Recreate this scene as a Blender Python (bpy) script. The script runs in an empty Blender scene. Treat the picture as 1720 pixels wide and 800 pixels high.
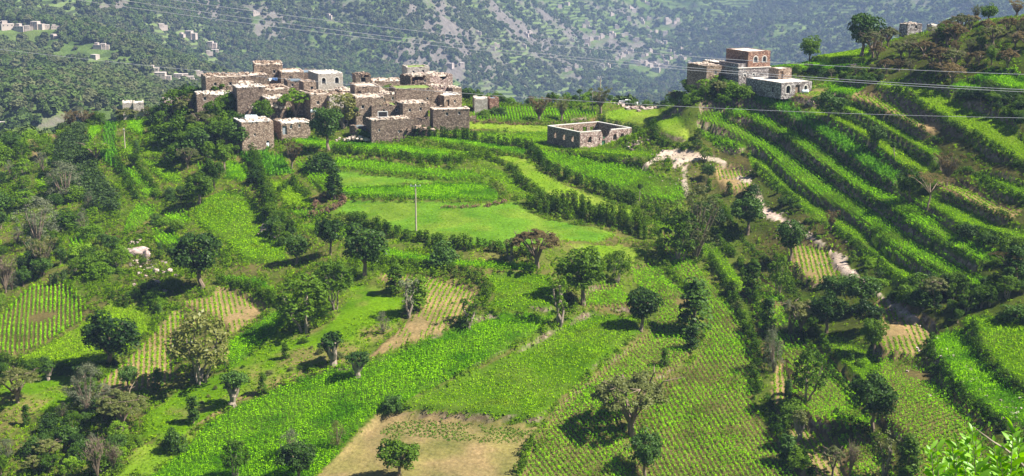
import bpy, math, random
import numpy as np
from mathutils import Vector, Matrix
from mathutils.geometry import tessellate_polygon
R = math.radians
rng = np.random.default_rng(7)
random.seed(7)
S = bpy.context.scene
C = S.collection

# ------------------------------------------------------------------ camera, light, exposure
F = 2363.0                       # focal length in photograph pixels (1720 wide)
PITCH = math.atan(516.0 / F)     # the horizon lies 116 px above the frame
cam_d = bpy.data.cameras.new('camera')
cam = bpy.data.objects.new('camera', cam_d); C.objects.link(cam)
cam_d.sensor_width = 36.0; cam_d.lens = 36.0 * F / 1720.0
cam_d.clip_start = 0.5; cam_d.clip_end = 12000
cam.location = (0, 0, 0); cam.rotation_euler = (R(90) - PITCH, 0, 0)
S.camera = cam
SUN = Vector((0.80, -0.15, 0.95)).normalized()
sl = bpy.data.lights.new('sun', 'SUN'); sl.energy = 5.0; sl.angle = R(0.5); sl.color = (1.0, 0.95, 0.86)
so = bpy.data.objects.new('sun', sl); C.objects.link(so)
so.rotation_euler = SUN.to_track_quat('Z', 'Y').to_euler(); so.location = (200, 100, 300)
W = bpy.data.worlds.new('World'); S.world = W; W.use_nodes = True
wn = W.node_tree.nodes; wl = W.node_tree.links
sky = wn.new('ShaderNodeTexSky'); sky.sky_type = 'NISHITA'; sky.sun_disc = False
sky.sun_elevation = math.asin(SUN.z); sky.sun_rotation = math.atan2(SUN.x, SUN.y)
sky.altitude = 2000
wl.new(sky.outputs[0], wn['Background'].inputs[0]); wn['Background'].inputs[1].default_value = 0.052
S.view_settings.view_transform = 'Standard'; S.view_settings.look = 'None'
S.view_settings.exposure = 1.30; S.view_settings.gamma = 1.0
S.render.engine = 'CYCLES'
S.cycles.max_bounces = 5; S.cycles.diffuse_bounces = 2; S.cycles.transmission_bounces = 3
S.cycles.volume_bounces = 0; S.cycles.transparent_max_bounces = 4; S.cycles.glossy_bounces = 1
S.cycles.use_denoising = True

# ------------------------------------------------------------------ tagging and mesh helpers
def tag(o, label, cat, group=None, kind=None):
    o['label'] = label; o['category'] = cat
    if group: o['group'] = group
    if kind: o['kind'] = kind
    return o
def link(name, me, parent=None, loc=None, mat=None):
    o = bpy.data.objects.new(name, me); C.objects.link(o)
    if parent is not None: o.parent = parent
    if loc is not None: o.location = loc
    if mat is not None and me is not None and not me.materials: me.materials.append(mat)
    return o
def empty(name, loc, rz=0.0, sc=1.0):
    o = bpy.data.objects.new(name, None); C.objects.link(o)
    o.empty_display_size = .3
    o.location = loc; o.rotation_euler = (0, 0, rz)
    o.scale = sc if hasattr(sc, '__len__') else (sc, sc, sc)
    return o
def np_mesh(name, V, Q, mat=None, smooth=False):
    """V (n,3) and Q (m,k) of one polygon size -> mesh"""
    V = np.asarray(V, dtype=np.float32); Q = np.asarray(Q, dtype=np.int32)
    me = bpy.data.meshes.new(name)
    me.vertices.add(len(V)); me.vertices.foreach_set('co', V.ravel())
    k = Q.shape[1]
    me.loops.add(Q.size); me.loops.foreach_set('vertex_index', Q.ravel())
    me.polygons.add(len(Q)); me.polygons.foreach_set('loop_start', np.arange(0, Q.size, k, dtype=np.int32))
    if smooth: me.polygons.foreach_set('use_smooth', np.ones(len(Q), dtype=bool))
    me.update(calc_edges=True)
    if mat: me.materials.append(mat)
    return me
class MB:
    """collects solids and becomes ONE mesh"""
    def __init__(s): s.v = []; s.f = []; s.m = []
    def add(s, vs, fs, mi=0):
        b = len(s.v); s.v += [tuple(v) for v in vs]
        s.f += [tuple(i + b for i in f) for f in fs]; s.m += [mi] * len(fs)
    def box(s, c, d, rz=0.0, mi=0, jit=0.0, tilt=0.0):
        m = Matrix.Rotation(rz, 3, 'Z') @ Matrix.Rotation(tilt, 3, 'X')
        vs = []
        for x, y, z in ((-1,-1,-1),(1,-1,-1),(1,1,-1),(-1,1,-1),(-1,-1,1),(1,-1,1),(1,1,1),(-1,1,1)):
            p = m @ Vector((x*d[0]/2, y*d[1]/2, z*d[2]/2)) + Vector(c)
            if jit: p += Vector((random.uniform(-jit,jit), random.uniform(-jit,jit), random.uniform(-jit,jit)))
            vs.append(p)
        s.add(vs, ((0,3,2,1),(4,5,6,7),(0,1,5,4),(1,2,6,5),(2,3,7,6),(3,0,4,7)), mi)
    def tube(s, pts, rad, n=7, mi=0):
        pts = [Vector(p) for p in pts]; ring = []
        for i, p in enumerate(pts):
            d = (pts[min(i+1, len(pts)-1)] - pts[max(i-1, 0)]).normalized()
            a = d.cross(Vector((0,0,1)) if abs(d.z) < .9 else Vector((1,0,0))).normalized(); b = d.cross(a)
            r = rad[i] if hasattr(rad, '__len__') else rad
            ring.append([p + (a*math.cos(t*2*math.pi/n) + b*math.sin(t*2*math.pi/n))*r for t in range(n)])
        vs = [v for r_ in ring for v in r_]; fs = []
        for i in range(len(pts)-1):
            for t in range(n):
                fs.append((i*n+t, i*n+(t+1)%n, (i+1)*n+(t+1)%n, (i+1)*n+t))
        fs.append(tuple(range(n-1,-1,-1))); fs.append(tuple((len(pts)-1)*n+t for t in range(n)))
        s.add(vs, fs, mi)
    def build(s, name, mat, parent=None, loc=None):
        me = bpy.data.meshes.new(name); me.from_pydata(s.v, [], s.f)
        for m in (mat if isinstance(mat, (list, tuple)) else [mat]): me.materials.append(m)
        if any(s.m): me.polygons.foreach_set('material_index', s.m)
        me.update()
        return link(name, me, parent, loc)

# ------------------------------------------------------------------ materials
def newmat(name):
    m = bpy.data.materials.new(name); m.use_nodes = True
    return m, m.node_tree.nodes, m.node_tree.links, m.node_tree.nodes['Principled BSDF']
def rgb(c): return (c[0], c[1], c[2], 1.0)
def ramp(n, stops):
    r = n.new('ShaderNodeValToRGB'); e = r.color_ramp.elements
    while len(e) < len(stops): e.new(0.5)
    for el, (p, c) in zip(e, stops): el.position = p; el.color = rgb(c)
    return r
def noise(n, l, scale, detail=3, vec=None, rough=.6):
    t = n.new('ShaderNodeTexNoise'); t.inputs['Scale'].default_value = scale
    t.inputs['Detail'].default_value = detail; t.inputs['Roughness'].default_value = rough
    if vec is not None: l.new(vec, t.inputs['Vector'])
    return t
def mixc(n, l, fac, a, b, mode='MIX'):
    x = n.new('ShaderNodeMix'); x.data_type = 'RGBA'; x.blend_type = mode
    for s, v in ((0, fac), (6, a), (7, b)):
        if isinstance(v, (int, float)): x.inputs[s].default_value = v
        elif isinstance(v, tuple): x.inputs[s].default_value = rgb(v)
        else: l.new(v, x.inputs[s])
    return x.outputs[2]
def math_(n, l, op, a, b=0.0, c=None):
    x = n.new('ShaderNodeMath'); x.operation = op
    for i, v in enumerate((a, b) if c is None else (a, b, c)):
        if isinstance(v, (int, float)): x.inputs[i].default_value = v
        else: l.new(v, x.inputs[i])
    return x.outputs[0]
def bump(n, l, bsdf, h, strength=.4, dist=.05):
    b = n.new('ShaderNodeBump'); b.inputs['Strength'].default_value = strength; b.inputs['Distance'].default_value = dist
    l.new(h, b.inputs['Height']); l.new(b.outputs[0], bsdf.inputs['Normal'])

def leaf_mat(name, dark, light, trans=.25, rough=.5, spec=.35, patch=None):
    m, n, l, p = newmat(name)
    g = n.new('ShaderNodeNewGeometry'); oi = n.new('ShaderNodeObjectInfo')
    v = math_(n, l, 'MULTIPLY_ADD', g.outputs['Random Per Island'], .45, math_(n, l, 'MULTIPLY', oi.outputs['Random'], .55))
    r = ramp(n, [(0.05, dark), (0.95, light)]); l.new(v, r.inputs[0]); col = r.outputs[0]
    if patch:
        tc = n.new('ShaderNodeNewGeometry')
        t = noise(n, l, patch[0], 3, tc.outputs['Position'])
        k = ramp(n, [(patch[2], (0,0,0)), (patch[3], (1,1,1))]); l.new(t.outputs[0], k.inputs[0])
        col = mixc(n, l, k.outputs[0], col, patch[1])
    l.new(col, p.inputs['Base Color'])
    p.inputs['Roughness'].default_value = rough; p.inputs['Specular IOR Level'].default_value = spec
    tr = n.new('ShaderNodeBsdfTranslucent'); hs = n.new('ShaderNodeHueSaturation')
    hs.inputs['Saturation'].default_value = 1.15; hs.inputs['Value'].default_value = 1.3
    l.new(col, hs.inputs['Color']); l.new(hs.outputs[0], tr.inputs[0])
    mx = n.new('ShaderNodeMixShader'); mx.inputs[0].default_value = trans
    l.new(p.outputs[0], mx.inputs[1]); l.new(tr.outputs[0], mx.inputs[2])
    l.new(mx.outputs[0], n['Material Output'].inputs['Surface'])
    return m
def plain(name, c, rough=.8, metal=0.0, var=.25, scale=2.0):
    m, n, l, p = newmat(name)
    tc = n.new('ShaderNodeTexCoord'); t = noise(n, l, scale, 4, tc.outputs['Object'])
    d = tuple(x*(1-var) for x in c); e = tuple(min(1, x*(1+var)) for x in c)
    r = ramp(n, [(.3, d), (.7, e)]); l.new(t.outputs[0], r.inputs[0]); l.new(r.outputs[0], p.inputs['Base Color'])
    p.inputs['Roughness'].default_value = rough; p.inputs['Metallic'].default_value = metal
    bump(n, l, p, t.outputs[0], .3, .03)
    return m
def stone(name, a, b, c, scale=3.2, mortar=(.10,.078,.062), bstr=.8, streak=(.3,.24,.18)):
    """rubble masonry: cells of stone in three tones, darker joints, weathered patches"""
    m, n, l, p = newmat(name)
    tc = n.new('ShaderNodeTexCoord')
    mp = n.new('ShaderNodeMapping'); mp.inputs['Scale'].default_value = (1, 1, 1.55); l.new(tc.outputs['Object'], mp.inputs[0])
    v = n.new('ShaderNodeTexVoronoi'); v.inputs['Scale'].default_value = scale; l.new(mp.outputs[0], v.inputs['Vector'])
    ve = n.new('ShaderNodeTexVoronoi'); ve.feature = 'DISTANCE_TO_EDGE'; ve.inputs['Scale'].default_value = scale; l.new(mp.outputs[0], ve.inputs['Vector'])
    sp = n.new('ShaderNodeSeparateColor'); l.new(v.outputs['Color'], sp.inputs[0])
    r = ramp(n, [(.15, a), (.5, b), (.9, c)]); l.new(sp.outputs[0], r.inputs[0])
    k = ramp(n, [(0.02, (0,0,0)), (.10, (1,1,1))]); l.new(ve.outputs[0], k.inputs[0])
    col = mixc(n, l, k.outputs[0], mortar, r.outputs[0])
    t = noise(n, l, .45, 4, tc.outputs['Object']); q = ramp(n, [(.52, (0,0,0)), (.75, (.5,.5,.5))]); l.new(t.outputs[0], q.inputs[0])
    col = mixc(n, l, q.outputs[0], col, streak)
    l.new(col, p.inputs['Base Color']); p.inputs['Roughness'].default_value = .95; p.inputs['Specular IOR Level'].default_value = .15
    bump(n, l, p, k.outputs[0], bstr, .06)
    return m
M = {}
M['stone_brown'] = stone('stone_brown', (.17,.118,.083), (.31,.225,.16), (.47,.36,.27))
M['stone_dark'] = stone('stone_dark', (.12,.083,.062), (.215,.155,.115), (.36,.27,.205))
M['stone_warm'] = stone('stone_warm', (.22,.15,.105), (.38,.27,.195), (.54,.41,.31))
M['stone_grey'] = stone('stone_grey', (.16,.14,.14), (.30,.27,.26), (.50,.46,.44), 2.6)
M['stone_red'] = stone('stone_red', (.22,.11,.08), (.34,.18,.12), (.46,.29,.21), 2.8)
M['stone_pink'] = stone('stone_pink', (.26,.17,.15), (.46,.33,.28), (.62,.50,.44), 2.4)
M['pale_wall'] = stone('pale_wall', (.36,.31,.27), (.46,.40,.34), (.58,.52,.46), 2.6, mortar=(.3,.26,.22), bstr=.3)
M['far_wall'] = plain('far_wall', (.42,.34,.29), .9, 0, .3, .2)
M['far_wall_dark'] = plain('far_wall_dark', (.32,.26,.23), .9, 0, .3, .2)
M['far_roof'] = plain('far_roof', (.52,.45,.40), .9, 0, .15, .3)
M['mud_roof'] = plain('mud_roof', (.50,.41,.33), .95, 0, .35, 1.1)
M['cement_roof'] = plain('cement_roof', (.62,.57,.50), .9, 0, .2, .7)
M['turf_roof'] = plain('turf_roof', (.16,.22,.04), .95, 0, .5, 1.8)
M['opening'] = plain('opening', (.018,.015,.015), .6, 0, .3, 1)  # near-black: unlit room painted on panels behind window holes; also a dark board
M['shutter'] = plain('shutter', (.25,.28,.30), .6, 0, .3, 2)
M['white_paint'] = plain('white_paint', (.72,.72,.70), .5, 0, .1, 1.2)
M['lime_trim'] = plain('lime_trim', (.62,.58,.52), .8, 0, .15, 3)
M['green_door'] = plain('green_door', (.05,.16,.08), .5, 0, .3, 1.5)
M['tin'] = plain('tin', (.35,.42,.45), .35, .6, .2, 1)
M['tank_white'] = plain('tank_white', (.62,.72,.74), .35, .1, .12, 1)
M['tank_blue'] = plain('tank_blue', (.12,.30,.40), .4, .1, .2, 1)
M['wood'] = plain('wood', (.22,.15,.10), .85, 0, .3, 3)
M['pole_wood'] = plain('pole_wood', (.42,.35,.27), .85, 0, .2, 3)
M['cable'] = plain('cable', (.36,.36,.40), .9, 0, .1, .5)
M['bark'] = plain('bark', (.20,.145,.10), .95, 0, .4, 4)
M['bark_pale'] = plain('bark_pale', (.27,.215,.165), .9, 0, .35, 4)
M['bark_dark'] = plain('bark_dark', (.09,.065,.05), .95, 0, .4, 4)
M['rubber'] = plain('rubber', (.02,.02,.02), .8)
M['glass'] = plain('glass', (.03,.04,.05), .1, 0, .1)
M['cloth_red'] = plain('cloth_red', (.35,.10,.08), .9); M['cloth_blue'] = plain('cloth_blue', (.10,.20,.42), .9)
M['cloth_yellow'] = plain('cloth_yellow', (.65,.42,.05), .9)
M['rock'] = stone('rock', (.34,.25,.22), (.45,.35,.31), (.58,.48,.43), .9, mortar=(.26,.19,.17), bstr=.9, streak=(.36,.30,.26))

M['leaf_dark'] = leaf_mat('leaf_dark', (.005,.022,.002), (.075,.15,.016), .16, .5, .14)
M['leaf_mid'] = leaf_mat('leaf_mid', (.020,.058,.002), (.125,.22,.008), .22, .55, .12)
M['leaf_light'] = leaf_mat('leaf_light', (.06,.14,.004), (.21,.35,.018), .3, .6, .1)
M['leaf_yellow'] = leaf_mat('leaf_yellow', (.09,.11,.02), (.27,.27,.06), .3)
M['leaf_olive'] = leaf_mat('leaf_olive', (.050,.070,.012), (.18,.20,.040), .25, .6)
M['seedling'] = leaf_mat('seedling', (.05,.11,.005), (.13,.22,.02), .2, .7, .05)
M['leaf_brown'] = leaf_mat('leaf_brown', (.075,.058,.022), (.24,.18,.075), .25, .8, .05)
M['leaf_grey'] = leaf_mat('leaf_grey', (.085,.10,.05), (.22,.24,.14), .25, .8, .1)
M['leaf_blue'] = leaf_mat('leaf_blue', (.016,.050,.006), (.105,.20,.030), .18, .5, .15)
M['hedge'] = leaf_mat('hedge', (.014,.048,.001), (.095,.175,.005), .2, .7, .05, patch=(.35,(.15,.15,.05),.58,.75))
M['hedge_dark'] = leaf_mat('hedge_dark', (.009,.032,.001), (.060,.125,.006), .15, .7, .05, patch=(.3,(.13,.11,.045),.60,.75))  # darker copy of hedge: shade of the right banks put into leaf colour
M['hedge_brown'] = leaf_mat('hedge_brown', (.10,.055,.035), (.24,.15,.09), .1, .9, .1)
M['crop_bright'] = leaf_mat('crop_bright', (.060,.20,.0), (.31,.62,.0), .3, .7, .03, patch=(.16,(.075,.23,.0),.50,.62))
M['crop_yellow'] = leaf_mat('crop_yellow', (.12,.25,.0), (.27,.44,.004), .3, .7, .03)
M['crop_mid'] = leaf_mat('crop_mid', (.050,.18,.0), (.29,.50,.0), .28, .7, .03, patch=(.22,(.14,.20,.006),.54,.70))
M['crop_rows'] = leaf_mat('crop_rows', (.055,.22,.0), (.31,.62,.0), .26, .7, .03, patch=(.20,(.10,.20,.003),.52,.64))
M['crop_blue'] = leaf_mat('crop_blue', (.045,.17,.003), (.14,.34,.010), .22, .7, .03)
M['grass'] = leaf_mat('grass', (.045,.13,.0), (.26,.42,.002), .3, .8, .02, patch=(.12,(.24,.22,.06),.62,.80))
M['scrub'] = leaf_mat('scrub', (.020,.065,.0), (.15,.26,.004), .22, .7, .03, patch=(.08,(.15,.15,.045),.55,.75))
M['qat'] = leaf_mat('qat', (.018,.040,.008), (.06,.105,.018), .15, .6, .15)
M['fore_leaf'] = leaf_mat('fore_leaf', (.15,.34,.02), (.34,.60,.06), .35, .45, .4)

# ------------------------------------------------------------------ the lie of the land
cp, sp = math.cos(PITCH), math.sin(PITCH)
def ray(u, v):
    u = np.asarray(u, float); v = np.asarray(v, float)
    dx = u - 860; dy = F*cp + (400-v)*sp; dz = -F*sp + (400-v)*cp
    return dx/dy, dz/dy
def P(u, v, Y):
    a, b = ray(u, v); return (float(a*Y), float(Y), float(b*Y))
def ppm(p):          # photograph pixels per metre at a world point
    return F / (p[1]*cp - p[2]*sp)
class TPS:
    def __init__(s, pts, lam=0.0, sc=100.0):
        pts = np.array(pts, float); s.sc = sc; s.x = pts[:, :2]/sc; n = len(pts)
        K = s.k(s.x[:, None]-s.x[None]); K[np.diag_indices(n)] += lam
        Pm = np.c_[np.ones(n), s.x]; A = np.zeros((n+3, n+3)); A[:n,:n] = K; A[:n,n:] = Pm; A[n:,:n] = Pm.T
        s.w = np.linalg.solve(A, np.r_[pts[:, 2], 0, 0, 0])
    def k(s, d):
        r2 = (d**2).sum(-1); return .5*r2*np.log(r2+1e-12)
    def __call__(s, x, y):
        x = np.asarray(x, float); sh = x.shape; q = np.c_[x.ravel(), np.asarray(y, float).ravel()]/s.sc
        out = np.empty(len(q))
        for i in range(0, len(q), 40000):
            b = q[i:i+40000]; out[i:i+40000] = s.k(b[:, None]-s.x[None]) @ s.w[:-3] + s.w[-3] + b @ s.w[-2:]
        return out.reshape(sh)
near = [(900,800,165),(900,700,178),(900,600,193),(900,500,210),(900,430,226),(700,390,240),(700,340,256),(760,300,270),
 (600,260,285),(990,246,300),(860,225,306),(1130,240,302),(1100,330,262),(650,236,300),(460,250,298),(900,205,318),(1050,186,335),(1130,182,332),
 (830,186,328),(560,190,318),(420,190,318),(720,185,318),(440,160,335),(600,160,335),(740,165,335),
 (1715,48,288),(1600,70,292),(1440,92,304),(1350,110,316),(1240,142,300),(1300,166,290),(1700,150,258),(1700,300,232),(1700,450,205),(1700,600,180),(1700,700,166),
 (1500,760,165),(1500,600,190),(1500,450,218),(1500,300,248),(1500,180,270),(1250,220,285),(1250,350,256),(1250,500,222),(1250,650,190),(1250,800,168),
 (1380,250,268),(1380,550,206),(300,215,322),(180,215,332),(60,235,335),(0,262,330),(50,400,270),(250,400,255),(400,380,255),(200,600,205),(0,550,222),
 (0,700,190),(0,800,172),(400,650,190),(400,520,216),(200,470,235),(250,800,170),(560,800,166),(600,560,200),(150,300,300),(330,300,285),(500,450,232),(1150,165,322),(1200,142,304),(1165,160,297),(1200,151,297),(1190,134,312),(1240,128,316),(1330,161,288),(1372,157,287),(1150,205,316),(1156,232,303),(1120,200,322),(1270,142,306),(1000,172,345)]
CT = [P(*t) for t in near]
# beyond the crest the ground falls to the valley; in front it rises again under the photographer
for x in (-260,-170,-90,-40,0,45,85,130,200):
    CT += [(x, 378, -62 if x < 60 else -50), (x, 425, -92), (x, 520, -150), (x, 640, -190)]
CT += [(-190,330,-75),(-190,260,-85),(-190,190,-85),(-260,300,-120),(-260,200,-110)]
CT += [(170,300,-6),(170,250,-14),(170,190,-38),(260,300,18),(260,220,5),(170,120,-55)]
for x in (-120,-40,40,120): CT += [(x, 138, -75), (x, 105, -70), (x, 60, -38)]
CT += [(x, 12, -9.5) for x in (-60,0,60)] + [(x, -30, -1) for x in (-60,0,60)] + [(0,0,-3.2),(0,30,-19)]
base = TPS(CT, 1e-4)

def hit(u, v, zf=None):
    """first point of the land seen through photo pixel (u,v)"""
    u = np.atleast_1d(np.asarray(u, float)); v = np.atleast_1d(np.asarray(v, float)); a, b = ray(u, v)
    Y = np.arange(120, 400, 1.0)
    f = zf or base
    g = b[:, None]*Y[None] - f(a[:, None]*Y[None], np.broadcast_to(Y[None], (len(u), len(Y))))
    out = np.empty((len(u), 2))
    for i in range(len(u)):
        w = np.where((g[i, 1:] <= 0) & (g[i, :-1] > 0))[0]
        if len(w):
            j = w[0]; t = g[i, j]/(g[i, j]-g[i, j+1]); y = Y[j]+t
        else: y = Y[np.argmin(g[i][180:])+180]
        out[i] = (a[i]*y, y)
    return out
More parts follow.
